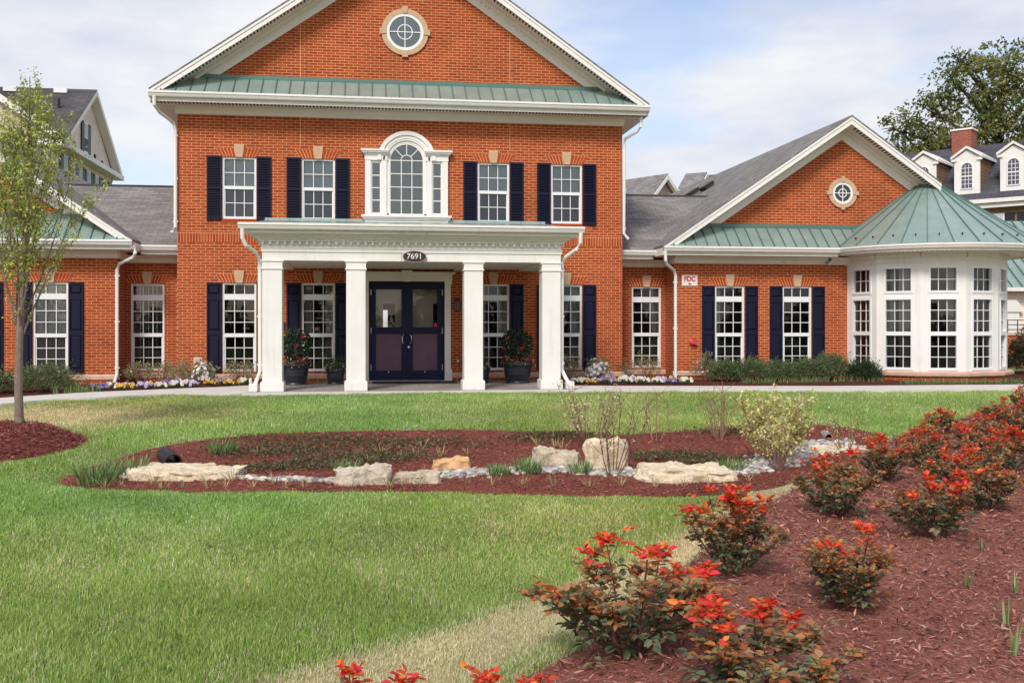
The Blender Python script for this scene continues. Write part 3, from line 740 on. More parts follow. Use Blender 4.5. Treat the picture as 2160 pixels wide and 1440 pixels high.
def band(o, z0, z1, mb=None):   # a band wrapping the porch front and both sides, standing o proud of the beam
    m = mb or en
    m.box(PX0-o, PX1+o, YP-o, YP+.40, z0, z1)
    m.box(PX0-o, PX0+.40, YP+.40, YM, z0, z1); m.box(PX1-.40, PX1+o, YP+.40, YM, z0, z1)
band(0,2.733,2.91); band(.02,2.91,2.985); band(.035,2.985,3.0); band(.005,3.0,3.125); band(.055,3.125,3.15)
for o0,o1,z0,z1 in ((.07,.09,3.15,3.18),(.11,.14,3.18,3.215),(.17,.2,3.215,3.25),(.24,.27,3.25,3.275)): band(o0,z0,z1)
band(.30,3.275,3.36)
en.build('entablature', M['white'], bld)
for x in (.735, 1.26):
    jn = MB(); jn.box(x-.003, x+.003, YP-.003, YP, 2.735, 2.905); jn.box(x-.003, x+.003, YP-.304, YP-.3, 3.28, 3.335); jn.build('board_joint', M['dark'], bld)
dn = MB(); x = PX0+.02
while x < PX1: dn.box(x-.026, x+.026, YP-.085, YP-.005, 3.066, 3.124); x += .1505
y = YP+.12
while y < YM-.1:
    dn.box(PX0-.085, PX0-.005, y-.026, y+.026, 3.066, 3.124); dn.box(PX1+.005, PX1+.085, y-.026, y+.026, 3.068, 3.124); y += .15
dn.build('dentil_moulding', M['white'], bld)
gutter(PX0-.44, PX1+.44, YP-.31, 3.345)
pr = MB(); pr.add([(PX0-.30,YP-.3,3.45),(PX1+.30,YP-.3,3.45),(PX1+.30,YM-.002,3.93),(PX0-.30,YM-.002,3.93),(PX0-.30,YM-.002,3.36),(PX1+.30,YM-.002,3.36),(PX0-.3,YP-.3,3.362),(PX1+.3,YP-.3,3.362)],
                  [(0,1,2,3),(0,3,4,6),(1,7,5,2)]); pr.box(PX0-.28,PX1+.28,YM-.05,YM-.003,3.88,3.985)
pr.build('porch_roof', M['green'], bld)
pc = MB(); pc.quad((PX0+.40,YM,2.775),(PX1-.40,YM,2.775),(PX1-.40,YP+.40,2.775),(PX0+.40,YP+.40,2.775)); pc.box(2.14,2.42,YP+.40,YM,2.738,2.774); pc.box(-.35,-.08,YP+.40,YM,2.738,2.774)
pc.build('porch_ceiling', M['white'], bld)

# ---- front door
fr = MB()
for a, b in ((-.075, .06), (1.925, 2.075)):
    fr.box(a-.03 if a<0 else a, b if a<0 else b+.03, YM-.06, YM, .002, .30); fr.box(a, b, YM-.045, YM+.06, .30, 2.40)
    fr.box(a-.02 if a<0 else a, b if a<0 else b+.02, YM-.06, YM, 2.40, 2.47)
fr.box(-.11, 2.11, YM-.05, YM+.0, 2.47, 2.64); fr.box(-.16, 2.16, YM-.09, YM, 2.64, 2.67); fr.box(-.2, 2.2, YM-.12, YM, 2.67, 2.70)
fr.prism([(.91,2.46),(1.075,2.46),(1.125,2.735),(.86,2.735)], YM-.14, YM-.05); fr.build('door_surround', M['cream'], bld)
jb = MB(); jb.box(.06,.10,YM+.0,YM+.10,.01,2.47); jb.box(1.885,1.925,YM+.0,YM+.10,.01,2.47); jb.box(.10,1.885,YM+.0,YM+.10,2.435,2.47); jb.build('door_frame', M['navyd'], bld)
def leaf_door(x0, x1, gx0, gx1, hs):
    y0, y1 = YM+.03, YM+.075; d = MB()
    d.box(x0,gx0,y0,y1,.03,2.432); d.box(gx1,x1,y0,y1,.03,2.432)
    for a, b in ((.03,.27),(1.17,1.34),(2.27,2.432)): d.box(gx0,gx1,y0,y1,a,b)
    o = d.build('door', M['navyd'], bld)
    p = MB(); p.box(gx0,gx1,y0+.012,y1-.01,.27,1.17); p.build('door_panel', M['plum'], o)
    p = MB(); p.quad((gx0,y0+.02,1.34),(gx1,y0+.02,1.34),(gx1,y0+.02,2.27),(gx0,y0+.02,2.27)); p.build('pane', M['glass'], o)
    hx = x1-.035 if hs > 0 else x0+.035; s = -1 if hs > 0 else 1
    h = MB(); h.tube([(hx,y0,.93),(hx+s*.055,y0-.05,.93),(hx+s*.075,y0-.06,.96),(hx+s*.075,y0-.06,1.12),(hx+s*.055,y0-.05,1.15),(hx,y0,1.15)], .013, 8); h.build('handle', M['steel'], o, True)
    k = MB(); cx_ = (gx0+gx1)/2; k.lathe((cx_,y0,.235), [(.016,0),(.016,.012),(0,.014)], 10, axis='y')
    if hs < 0: k.lathe((x0+.045,y0,.845), [(.028,0),(.028,.014),(0,.018)], 12, axis='y')
    hh = x0+.02 if hs > 0 else x1-.02
    for z in (.35,1.25,2.2): k.box(hh-.012 if hs>0 else hh, hh if hs>0 else hh+.012, y0-.012, y0, z-.07, z+.07)
    k.build('door_hardware', M['steel'], o)
    return o
leaf_door(.102, .990, .235, .86, 1)
dr = leaf_door(.994, 1.883, 1.14, 1.745, -1)
st = MB(); st.box(1.67,1.74,YM+.044,YM+.048,1.345,1.44); st.build('sticker', M['redpaint'], dr)
th = MB(); th.box(.06,1.925,YM-.02,YM+.12,.002,.028); th.build('threshold', M['steel'], bld)

# ---- downspouts
downspout([(-4.88,24.72,6.70),(-4.88,24.74,6.52),(-4.80,24.95,6.38),(-4.56,25.3,6.22),(-4.51,25.33,6.05),(-4.51,25.33,3.72),(-4.60,25.33,3.60)])
downspout([(6.82,24.95,6.65),(6.82,24.97,6.35),(6.76,25.1,6.27),(6.51,25.36,6.12),(6.50,25.4,5.95),(6.50,25.45,3.72),(6.62,25.45,3.58)])
downspout([(-5.36,24.97,3.26),(-5.36,25.0,3.08),(-5.42,25.1,2.98),(-5.83,25.5,2.85),(-5.89,25.53,2.72),(-5.89,25.53,.22),(-5.93,25.42,.02)])
downspout([(7.45,24.97,3.26),(7.47,25.0,3.02),(7.53,25.1,2.92),(7.84,25.5,2.80),(7.89,25.53,2.66),(7.89,25.53,-.04)])
downspout([(-2.50,21.42,3.35),(-2.50,21.45,3.16),(-2.44,21.5,3.02),(-2.26,21.8,2.88),(-2.205,21.95,2.72),(-2.205,21.98,.42),(-2.26,21.9,.25),(-2.30,21.85,.12)])
downspout([(4.53,21.42,3.35),(4.53,21.45,3.14),(4.45,21.5,3.0),(4.28,21.8,2.86),(4.225,21.95,2.72),(4.225,21.98,.42),(4.29,21.9,.25),(4.36,21.85,.12)])
# ================================================================== THINGS ON THE WALLS AND PORCH
def text_mesh(txt, size, mat, extrude=.002, bold=0.0, sx=1.0):
    cu = bpy.data.curves.new('lettering', 'FONT'); cu.body = txt; cu.size = size; cu.extrude = extrude; cu.offset = bold
    cu.align_x = 'CENTER'; cu.align_y = 'CENTER'
    o = bpy.data.objects.new('lettering', cu); SC.collection.objects.link(o)
    bpy.context.view_layer.update()
    me = bpy.data.meshes.new_from_object(o.evaluated_get(bpy.context.evaluated_depsgraph_get()))
    bpy.data.objects.remove(o)
    me.transform(Matrix.Rotation(R(90), 4, 'X') @ Matrix.Diagonal((sx,1,1,1))); me.materials.clear(); me.materials.append(mat)
    return me
# oval number plaque
t = thing('number_plaque', 'dark oval plaque with white house number on the porch beam', 'sign', (1.01, YP-.02, 2.835))
def oval(m, rx, rz, y0, y1, n=40, mi=0):
    c = (1.01, 2.835); m.prism([(c[0]+rx*math.cos(2*math.pi*k/n), c[1]+rz*math.sin(2*math.pi*k/n)) for k in range(n)], y0, y1, mi)
m = MB(); oval(m, .252, .122, YP-.062, YP-.03); m.build('rim', plain('plaque_rim', (.42,.30,.24), .5), t)
m = MB(); oval(m, .238, .109, YP-.068, YP-.0621); m.build('field', M['plaque'], t)
link('numerals', text_mesh('7691', .165, M['signwhite'], .002, .0015), t, T3((1.01, YP-.071, 2.835)))
# FDC sign
t = thing('fire_sign', 'white sign reading FDC in red with a red arrow, on the right wing', 'sign', (8.285, YW, 2.41))
m = MB(); m.box(8.075, 8.495, YW-.025, YW-.004, 2.405, 2.685); m.build('sign_board', M['signwhite'], t, bevel=.012)
link('lettering', text_mesh('FDC', .185, M['redpaint'], .002, .006, .86), t, T3((8.285, YW-.028, 2.58)))
m = MB(); m.prism([(8.285,2.425),(8.345,2.465),(8.31,2.465),(8.30,2.485),(8.27,2.485),(8.26,2.465),(8.225,2.465)], YW-.03, YW-.0252); m.build('arrow', M['redpaint'], t)
# fire department connection
t = thing('fire_inlet', 'round red fire hose inlet low on the brick wall below the white sign', 'fire connection', (8.385, YW, .93))
m = MB(); m.lathe((8.385,YW,.93), [(.105,0),(.105,.02),(.07,.045),(.0,.05)], 24, axis='y'); m.build('plate', M['redpaint'], t)
m = MB()
for dx, dz in ((-.035,.01),(.04,-.005)): m.lathe((8.385+dx,YW-.04,.93+dz), [(.034,0),(.034,.07),(.026,.07),(.026,.05),(0,.05)], 14, axis='y')
m.build('hose_port', plain('tarnished_metal', (.45,.16,.15), .35, .2, 20), t)
# wall lantern, junction boxes, camera
t = thing('wall_lantern', 'small black lantern on the brick beside the front door', 'lamp', (2.235, YM-.1, 1.9))
m = MB(); m.box(2.19,2.28,YM-.02,YM,1.86,2.06); m.tube([(2.235,YM-.02,2.0),(2.235,YM-.09,2.05),(2.235,YM-.12,2.02)], .012, 6); m.build('bracket', M['black'], t)
m = MB(); m.lathe((2.235,YM-.12,1.76), [(.0,.26),(.085,.2),(.078,.19),(.05,.0),(0,-.02)], 8); m.build('lamp_shade', plain('seeded_glass', (.10,.10,.11), .2), t)
t = thing('outlet_box', 'pale electrical box on the brick left of the front windows', 'electrical box', (-4.0, YM, .5))
m = MB(); m.box(-4.10,-3.90,YM-.012,YM,.47,.62); m.build('back_plate', plain('pale_tan_plastic', (.62,.46,.38), .6), t)
m = MB(); m.box(-4.06,-3.94,YM-.06,YM-.013,.49,.60); m.box(-4.03,-3.97,YM-.068,YM-.06,.51,.575); m.build('cover', plain('grey_tan_plastic', (.5,.42,.36), .5), t, bevel=.006)
t = thing('hose_tap', 'small pale outdoor tap on the brick beside the right inner column', 'tap', (2.25, YM, .47))
m = MB(); m.tube([(2.25,YM,.5),(2.25,YM-.07,.5),(2.25,YM-.09,.46)], .018, 8); m.lathe((2.25,YM-.075,.5), [(.035,0),(.035,.015),(0,.02)], 10, axis='y'); m.build('tap_body', plain('pale_brass', (.5,.45,.36), .4), t)
t = thing('access_reader', 'thin black card reader on the brick beside the left outer column', 'card reader', (-2.0, YM, 1.3))
m = MB(); m.box(-1.995,-1.945,YM-.03,YM,1.27,1.46); m.build('reader_body', M['black'], t, bevel=.005)
t = thing('security_camera', 'small dark security camera under the eaves beside the turret', 'camera', (11.95, 25.3, 3.1))
m = MB(); m.tube([(12.0,25.35,3.17),(12.0,25.33,3.10),(11.95,25.27,3.08)], .014, 6); m.build('bracket', M['black'], t)
m = MB(); m.tube([(11.98,25.27,3.10),(11.83,25.13,3.02)], [.042,.042], 10); m.tube([(11.84,25.14,3.025),(11.80,25.10,3.005)], [.046,.05], 10); m.build('camera_body', plain('charcoal_plastic', (.09,.085,.08), .45), t)
t = thing('door_mat', 'black mat in front of the double doors', 'mat', (1.05, 24.7, .004))
m = MB(); m.box(.14, 2.15, 24.28, 25.3, .004, .018); m.build('mat_base', M['mat'], t, bevel=.006)
m = MB()
def flatring(rx, ry, w, n=40):
    vs = [];
    for k in range(n):
        a = 2*math.pi*k/n; vs += [(1.05+rx*math.cos(a), 24.75+ry*math.sin(a), .022), (1.05+(rx-w)*math.cos(a), 24.75+(ry-w)*math.sin(a), .022)]
    m.add(vs, [(2*k, (2*k+2)%(2*n), (2*k+3)%(2*n), 2*k+1) for k in range(n)])
flatring(.55, .26, .03); flatring(.2, .08, .03); m.build('mat_border', M['gold'], t)

# ================================================================== FOLIAGE HELPERS
def rnd(seed): return np.random.default_rng(seed)
def unit(a): return a/np.maximum(np.linalg.norm(a, axis=1, keepdims=True), 1e-6)
def leaf_arrays(P, D, U, Ls, Ws, C, fold=.3, six=False):
    D = unit(D); S = unit(np.cross(D, U)); N = np.cross(S, D); L_ = Ls[:,None]; W_ = Ws[:,None]
    if six:
        V = [P, P+D*L_*.3+S*W_*.46+N*W_*fold, P+D*L_*.66+S*W_*.42+N*W_*fold*.7, P+D*L_-N*L_*.12, P+D*L_*.66-S*W_*.42+N*W_*fold*.7, P+D*L_*.3-S*W_*.46+N*W_*fold]
        V = np.stack(V, 1).reshape(-1,3); b = np.arange(len(P))[:,None]*6
        F = np.concatenate([b+np.array([[0,1,2,3]]), b+np.array([[0,3,4,5]])], 1).reshape(-1,4); k = 6
    else:
        V = [P, P+D*L_*.5+S*W_*.5+N*W_*fold, P+D*L_, P+D*L_*.5-S*W_*.5+N*W_*fold]
        V = np.stack(V, 1).reshape(-1,3); b = np.arange(len(P))[:,None]*4
        F = np.concatenate([b+np.array([[0,1,2]]), b+np.array([[0,2,3]])], 1).reshape(-1,3); k = 4
    return V, F, np.repeat(C, k, axis=0)
def leaves_obj(name, parent, P, D, U, Ls, Ws, C, mat='leaf', **kw):
    V, F, c = leaf_arrays(P, D, U, Ls, Ws, np.clip(C,0,1), **kw)
    return link(name, npmesh(name, V, F, M[mat], c), parent)
def pick(rg, cols, n, jit=.18):
    cols = np.array(cols); c = cols[rg.integers(0, len(cols), n)]; return c*(1+jit*(rg.random((n,1))*2-1))*(1+.08*(rg.random((n,3))*2-1))
def ball(rg, n): return unit(rg.normal(size=(n,3)))

# ================================================================== BACKGROUND BUILDINGS AND TREES
def frame_T(o, t):   # local frame: x along t, y inwards (to the left of t seen from above), z up
    tx = Vector((t[0], t[1], 0)).normalized(); n = Vector((-tx.y, tx.x, 0))
    return Matrix(((tx.x, n.x, 0, o[0]), (tx.y, n.y, 0, o[1]), (0, 0, 1, 0), (0, 0, 0, 1)))
# beige flats beyond the left wing
ap_ = thing('apartment_block', 'beige three storey block with dark shingle roof beyond the left wing', 'building', (-25, 52, 0))
m = MB(); xe, xi = -13.45, -36
m.quad((xi,47.85,-1),(xe,47.85,-1),(xe,47.85,9.6),(xi,47.85,9.6)); m.build('front_wall', M['sidingwhite'], ap_)
m = MB(); m.add([(xe,47.85,-1),(xe,57.2,-1),(xe,57.2,9.55),(xe,52.52,12.72),(xe,47.85,9.55)], [(0,1,2,3,4)]); m.quad((xe,57.2,-1),(xi,57.2,-1),(xi,57.2,9.5),(xe,57.2,9.5)); m.build('end_wall', M['sidingpale'], ap_)
m = MB()
for y0, s in ((47.3,1),(57.75,-1)):
    q = [(xi,y0,9.62),(-13.05,y0,9.62),(-13.05,52.52,12.95),(xi,52.52,12.95)]; m.add(q if s > 0 else q[::-1], [(0,1,2,3)])
m.build('roof', M['shinglefar'], ap_)
m = MB()
def rk(pa, pb, y, h, d):    # board hung under a roof edge running in the YZ plane at x
    m.add([(pa[0],pa[1],pa[2]-.02),(pb[0],pb[1],pb[2]-.02),(pb[0],pb[1],pb[2]-h),(pa[0],pa[1],pa[2]-h),(pa[0]-d,pa[1],pa[2]-h),(pb[0]-d,pb[1],pb[2]-h)], [(0,3,2,1),(3,4,5,2)])
rk((-13.04,47.3,9.62),(-13.04,52.52,12.95),0,.3,.4); rk((-13.04,57.75,9.62),(-13.04,52.52,12.95),0,.3,.4)
m.box(-13.45,-12.95,47.3,57.75,9.22,9.46); m.box(xi,-13.0,47.25,47.85,9.28,9.60); m.build('trim', M['white'], ap_)
m = MB(); fx, fz, fh = -18.2, 13.15, 5.15     # front cross gable
m.tri((fx-fh+.3,46.95,9.6),(fx+fh-.3,46.95,9.6),(fx,46.95,fz-.25)); m.build('gable_wall', M['siding'], ap_)
m = MB()
for s in (-1,1):
    q = [(fx+s*fh,46.7,9.66),(fx,46.7,fz),(fx,52.5,fz),(fx+s*fh,47.4,9.66)]; m.add(q if s < 0 else q[::-1], [(0,1,2,3)])
m.build('gable_roof', M['shinglefar'], ap_)
m = MB()
for s in (-1,1):
    q = [(fx+s*fh,9.66-.34),(fx,fz-.34),(fx,fz-.02),(fx+s*fh,9.66-.02)]; m.prism(q if s < 0 else q[::-1], 46.62, 46.95)
m.box(fx-fh,fx+fh,46.6,46.95,9.2,9.45); m.build('gable_trim', M['white'], ap_)
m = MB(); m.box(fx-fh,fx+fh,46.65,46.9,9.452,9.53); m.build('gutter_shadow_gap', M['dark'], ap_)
m = MB(); m.quad((fx-4.9,47.05,-1),(fx+4.72,47.05,-1),(fx+4.72,47.05,9.2),(fx-4.9,47.05,9.2)); m.quad((fx+4.72,47.05,-1),(fx+4.72,47.85,-1),(fx+4.72,47.85,9.2),(fx+4.72,47.05,9.2)); m.build('bay_wall', M['sidingwhite'], ap_)
def awin(T, w, z0, z1, shut=True, par=None, glassmat='blindlow'):
    a = MB(T); a.box(-w,w,-.05,0,z0,z1); f = a.build('window', M['vinyl'], par)
    a = MB(T); zm = z0+(z1-z0)*.5; a.box(-w+.07,w-.07,-.055,-.051,zm+.03,z1-.07); a.build('pane', M['blind'], f)
    a = MB(T); a.box(-w+.07,w-.07,-.055,-.051,z0+.07,zm-.03); a.build('pane', M[glassmat], f)
    if shut:
        for s in (-1,1):
            a = MB(T); a.box(min(s*w,s*(w+.42)),max(s*w,s*(w+.42)),-.07,0,z0,z1); a.build('shutter', M['black'], f)
awin(T3((-14.05,47.05,0)), .42, 7.95, 9.1, False, ap_, 'blindlow')
awin(T3((-16.4,47.05,0)), .42, 7.95, 9.1, False, ap_, 'blindlow')
E_ = frame_T((xe,0), (0,1))
for y, a, b in ((48.5,7.75,9.05),(50.9,7.6,8.95),(52.4,7.6,8.95),(53.9,7.6,8.95),(55.6,7.6,8.95),(51.9,9.75,11.2)):
    awin(frame_T((xe,y),(0,1)), .38, a, b, True, ap_)
m = MB()
for y in (49.7,56.6): m.tube([(-13.2,y-.2,9.2),(-13.38,y,8.9),(-13.38,y,5)], .07, 6)
m.build('downspout', M['white'], ap_)
m = MB()
for x in (-16.9,-14.6): m.box(x-.3,x+.3,51.9,52.1,12.62,12.86)
m.build('roof_vent', M['vinyl'], ap_)
m = MB(); m.tube([(-14.2,50.3,11.3),(-14.2,50.3,12.0)], .06, 8); m.build('vent_pipe', M['black'], ap_)
m = MB()
for y, z in ((49.2,9.9),(50.0,9.85),(52.6,9.9),(53.6,9.85),(55.0,9.75)): m.box(xe-.02, xe+.06, y-.1, y+.1, z-.1, z+.1)
m.build('wall_vent', M['dark'], ap_)

# dormered house beyond the turret
rb = thing('dormered_house', 'tan sided house with dark roof, three arched white dormers and a brick chimney', 'building', (28, 46, 0))
TB = frame_T((28.1,44.48), (.66,-.75))
m = MB(TB); m.quad((-16,.3,-1),(9,.3,-1),(9,.3,7.1),(-16,.3,7.1)); m.quad((9,.3,-1),(9,8,-1),(9,8,7.2),(9,.3,7.2)); m.tri((9,.3,7.2),(9,8,7.2),(9,4.1,10.2)); m.build('siding_wall', M['sidingtan'], rb)
m = MB(TB); m.quad((-16.3,-.1,7.25),(9.3,-.1,7.25),(9.3,3.95,10.45),(-16.3,3.95,10.45)); m.quad((9.3,8.1,7.25),(-16.3,8.1,7.25),(-16.3,3.95,10.45),(9.3,3.95,10.45)); m.build('roof', M['shingleblue'], rb)
m = MB(TB); m.box(-16.3,9.3,-.22,-.08,7.08,7.26); m.box(-16.3,9.3,-.08,.3,6.86,7.07); m.build('gutter', M['white'], rb)
m = MB(TB); m.box(-2.0,-1.05,3.5,4.4,9.8,11.25); ch = m.build('chimney', M['brickfar'], rb)
m = MB(TB); m.box(-2.06,-.99,3.44,4.46,11.25,11.33); m.build('chimney_cap', M['white'], ch)
for q in (-4.1, -2.0, 0.0, 2.05, 4.1):
    T = TB @ T3((q-.33,.38,0)); w = .58
    m = MB(T); m.box(-w,w,0,.1,7.62,9.35); m.prism([(-w,9.35),(w,9.35),(0,9.72)], 0, .1)
    d = m.build('dormer', M['white'], rb)
    m = MB(T); m.prism([(-w-.14,9.3),(0,9.78),(0,9.9),(-w-.14,9.42)], -.12, 2.2); m.prism([(0,9.78),(w+.14,9.3),(w+.14,9.42),(0,9.9)], -.12, 2.2)
    m.box(-w-.12,-w+.12,-.08,0,9.2,9.31); m.box(w-.12,w+.12,-.08,0,9.2,9.31); m.build('dormer_roof', M['white'], d)
    m = MB(T)
    for s in (-1,1):
        qd = [(s*(w-.001),.1,7.7),(s*(w-.001),2.3,9.35),(s*(w-.001),.1,9.35)]; m.add(qd if s > 0 else qd[::-1], [(0,1,2)])
    m.build('dormer_cheek', M['sidingtan'], d)
    m = MB(T); m.box(-.24,.24,-.02,-.001,7.9,8.85); m.ringy((0,8.85), 0, .24, -.02, -.001, 0, math.pi, 16); pn = m.build('pane', M['blindlow'], d)
    m = MB(T)
    for x in (-.08,.08): m.box(x-.012,x+.012,-.03,-.021,7.9,9.02)
    for z in (8.1,8.3,8.65,8.85): m.box(-.24,.24,-.032,-.021,z-.012,z+.012)
    m.box(-.25,.25,-.04,-.021,8.44,8.5); m.ringy((0,8.85), .24, .29, -.04, -.001, 0, math.pi, 16); m.box(-.29,-.24,-.04,-.001,7.86,8.85); m.box(.24,.29,-.04,-.001,7.86,8.85); m.box(-.24,.24,-.04,-.001,7.85,7.9)
    m.build('muntin_grid', M['vinyl'], pn)
for q in (-1.2, .95, 2.75, 4.6): awin(TB @ T3((q,.3,0)), .42, 5.1, 6.6, True, rb)

def house(name, label, o, t, w, ze, zr, dep, wallm, roofm):
    T = frame_T(o, t); h = thing(name, label, 'building', (o[0], o[1], 0))
    m = MB(T); m.add([(-w,0,-1),(w,0,-1),(w,0,ze),(0,0,zr-.1),(-w,0,ze)], [(0,1,2,3,4)]); m.quad((-w,dep,-1),(-w,0,-1),(-w,0,ze),(-w,dep,ze)); m.quad((w,0,-1),(w,dep,-1),(w,dep,ze),(w,0,ze)); m.build('siding_wall', M[wallm], h)
    m = MB(T); e = .35; k = (zr-ze)/w
    m.prism([(-w-e,ze-k*e),(0,zr),(0,zr+.08),(-w-e,ze-k*e+.08)], -.4, dep); m.prism([(0,zr),(w+e,ze-k*e),(w+e,ze-k*e+.08),(0,zr+.08)], -.4, dep); m.build('roof', M[roofm], h)
    m = MB(T); m.prism([(-w-e,ze-k*e-.25),(0,zr-.25),(0,zr-.005),(-w-e,ze-k*e-.005)], -.45, -.2); m.prism([(0,zr-.25),(w+e,ze-k*e-.25),(w+e,ze-k*e-.005),(0,zr-.005)], -.45, -.2); m.build('rake_board', M['white'], h)
    return h
house('gabled_house', 'small tan gable and grey roof peeking above the low roof right of the main block', (17.2,58.2), (.84,.54), 1.25, 8.95, 10.2, 6, 'siding', 'shingle')
hB = house('distant_house', 'white gabled house top far behind, just left of the right wing ridge', (19.5,58.2), (.6,.8), 1.0, 9.6, 10.35, 0.9, 'sidingwhite', 'shingle')
# green roofed lodge, brick garden wall and railing at the right edge
lo_ = thing('green_roofed_lodge', 'pale lodge with a green metal roof and white arched doorway past the turret', 'building', (26, 37, 0))
m = MB(); m.quad((23.0,35.2,-1),(30,35.2,-1),(30,35.2,2.75),(23.0,35.2,2.75)); m.quad((23.0,41,-1),(23.0,35.2,-1),(23.0,35.2,2.75),(23.0,41,2.75)); m.build('render_wall', M['sidingpale'], lo_)
m = MB(); m.add([(23.3,34.8,2.8),(30.3,34.8,2.8),(28.8,38,5.6),(25.0,38,5.6)], [(0,1,2,3)]); m.tri((23.3,41.2,2.8),(23.3,34.8,2.8),(25.0,38,5.6))
for x in np.arange(23.6, 30, .42): 
    t_ = min(1, (x-23.3)/1.7); m.add([(x-.012,34.8,2.81),(x+.012,34.8,2.81),(x+.012,34.8+3.2*t_,2.81+2.8*t_),(x-.012,34.8+3.2*t_,2.81+2.8*t_),(x-.012,34.78,2.85),(x+.012,34.78,2.85),(x+.012,34.78+3.2*t_,2.85+2.8*t_),(x-.012,34.78+3.2*t_,2.85+2.8*t_)], [(4,5,6,7),(0,4,7,3),(1,2,6,5),(0,1,5,4)], 1)
m.build('metal_roof', [M['green'], M['greend']], lo_)
m = MB(); m.box(23.2,30.3,34.7,34.8,2.66,2.8); m.build('gutter', M['white'], lo_)
m = MB(); m.box(23.35,24.05,35.05,35.2,-1,1.9); m.prism([(23.2,1.9),(24.2,1.9),(24.2,2.02),(23.9,2.35),(23.5,2.35),(23.2,2.02)], 35.0, 35.2); m.build('arched_doorway', M['white'], lo_)
gw = thing('garden_wall', 'low red brick garden wall with pale coping at the right edge', 'wall', (24, 33.2, 0))
m = MB(); m.box(20.2,28,33.0,33.3,-.3,1.05); m.build('brick_wall', M['brick'], gw)
m = MB(); m.box(20.1,28,32.95,33.35,1.051,1.13); m.build('coping', M['ledge'], gw)
rl = thing('railing', 'black metal railing on top of the brick garden wall', 'railing', (24, 33.15, 1.13))
m = MB()
for z in (1.25,1.42,1.58): m.box(20.3,28,33.135,33.165,z-.015,z+.015)
m.build('rail', M['black'], rl)
m = MB()
for x in np.arange(20.4, 28, .38): m.box(x-.012,x+.012,33.138,33.162,1.13,1.6)
m.build('baluster_row', M['black'], rl)

# big trees behind the right hand houses
def crown_tree(name, label, base, lobes, n, size, cols, seed, trunk_r, group=None):
    rg = rnd(seed); t = thing(name, label, 'tree', base, group)
    m = MB(); bx, by, bz = base
    top = max(l[2] for l in lobes)
    spine = [(bx,by,bz-.5),(bx+.3,by,bz+4),(bx+.1,by+.2,bz+8),(bx+.4,by,top-2)]
    m.tube(spine, [trunk_r,trunk_r*.8,trunk_r*.6,trunk_r*.2], 8)
    for lx,ly,lz,r in lobes:
        z0 = min(max(bz+5, lz-3.5), top-3); f = (z0-bz)/(top-bz); x0 = bx+.3*f
        mid = ((x0+lx)/2+rg.uniform(-.4,.4), (by+ly)/2, (z0+lz)/2+.4); m.tube([(x0,by,z0),mid,(lx,ly,lz)], [trunk_r*.4,trunk_r*.25,.05], 6)
        for k in range(9):
            d = ball(rg,1)[0]; m.tube([(lx-d[0]*.2,ly-d[1]*.2,lz-.2),(lx+d[0]*r*.5,ly+d[1]*r*.5,lz+d[2]*r*.4+.15),(lx+d[0]*r*.95,ly+d[1]*r*.95,lz+d[2]*r*.9)], [.06,.04,.015], 4)
    m.build('trunk', M['barkdark'], t)
    P = []; wt = np.array([l[3]**2.2 for l in lobes]); wt = wt/wt.sum()
    for (lx,ly,lz,r), w in zip(lobes, wt):
        nc = max(8, int(n*w/32)); d = ball(rg, nc); rr = r*(.25+.78*rg.random((nc,1))**.55)*(1+.18*rg.normal(size=(nc,1)))
        cc = np.array([lx,ly,lz])+d*rr*np.array([1.05,1,.82]); k = 32
        P.append(np.repeat(cc, k, 0)+rg.normal(size=(nc*k,3))*np.array([.30,.30,.2])*rg.uniform(.5,1.25,(nc,1)).repeat(k,0))
    P = np.concatenate(P); N = len(P); D = ball(rg, N); U = ball(rg, N)+np.array([0,0,1.0])
    s = size*rg.uniform(.6,1.3,N)
    clump = rg.integers(0,len(cols),N//32).repeat(32); clump = np.resize(clump, N)
    C = np.array(cols)[clump]*(1+.3*(rg.random((N,1))*2-1))
    leaves_obj('crown', t, P, D, U, s, s*.6, C)
    return t
def pxl(u, v, r, zc=60.0):
    s_, c_ = math.sin(R(8.1)), math.cos(R(8.1)); a = (u-1080)/2160; return (zc*(s_+a*c_), zc*(c_-a*s_), 1.35-(v-689)/2160*zc, r*zc/2160)
# lobes in metres (worked out once from their bearings): x, y, z, radius
BIG = [(32.9,55.9,13.9,1.75),(31.4,56.6,12.9,1.45),(33.4,54.8,15.6,.9),(35.0,56.5,17.0,1.1),(35.6,55.3,15.6,2.0),(37.4,56.2,16.2,2.3),(38.9,54.5,14.0,2.6),(35.2,54.7,13.2,1.7),(36.9,55.4,12.2,2.0),(31.5,56.9,11.3,1.4),(40.5,54.8,16.2,2.6),(33.6,57.4,12.4,1.3),(34.4,56.8,11.4,1.5),(40.2,56,12,2.2)]
crown_tree('broadleaf_tree', 'large spreading green tree rising behind the dormered house', (36.8, 55.8, -.5), BIG, 17500, .24, [(.14,.18,.05),(.21,.235,.07),(.29,.30,.10),(.17,.175,.07),(.35,.32,.13)], 5, .55)
crown_tree('young_tree', 'yellow green loose tree beside the brick chimney in front of the large tree', (32.2, 54.0, -.5), [(32.0,53.6,11.2,1.1),(33.4,53.9,11.8,1.0),(31.0,54.4,10.6,.8),(34.6,53.4,10.9,.9)], 3500, .20, [(.20,.22,.05),(.26,.25,.07),(.16,.17,.05)], 8, .2)
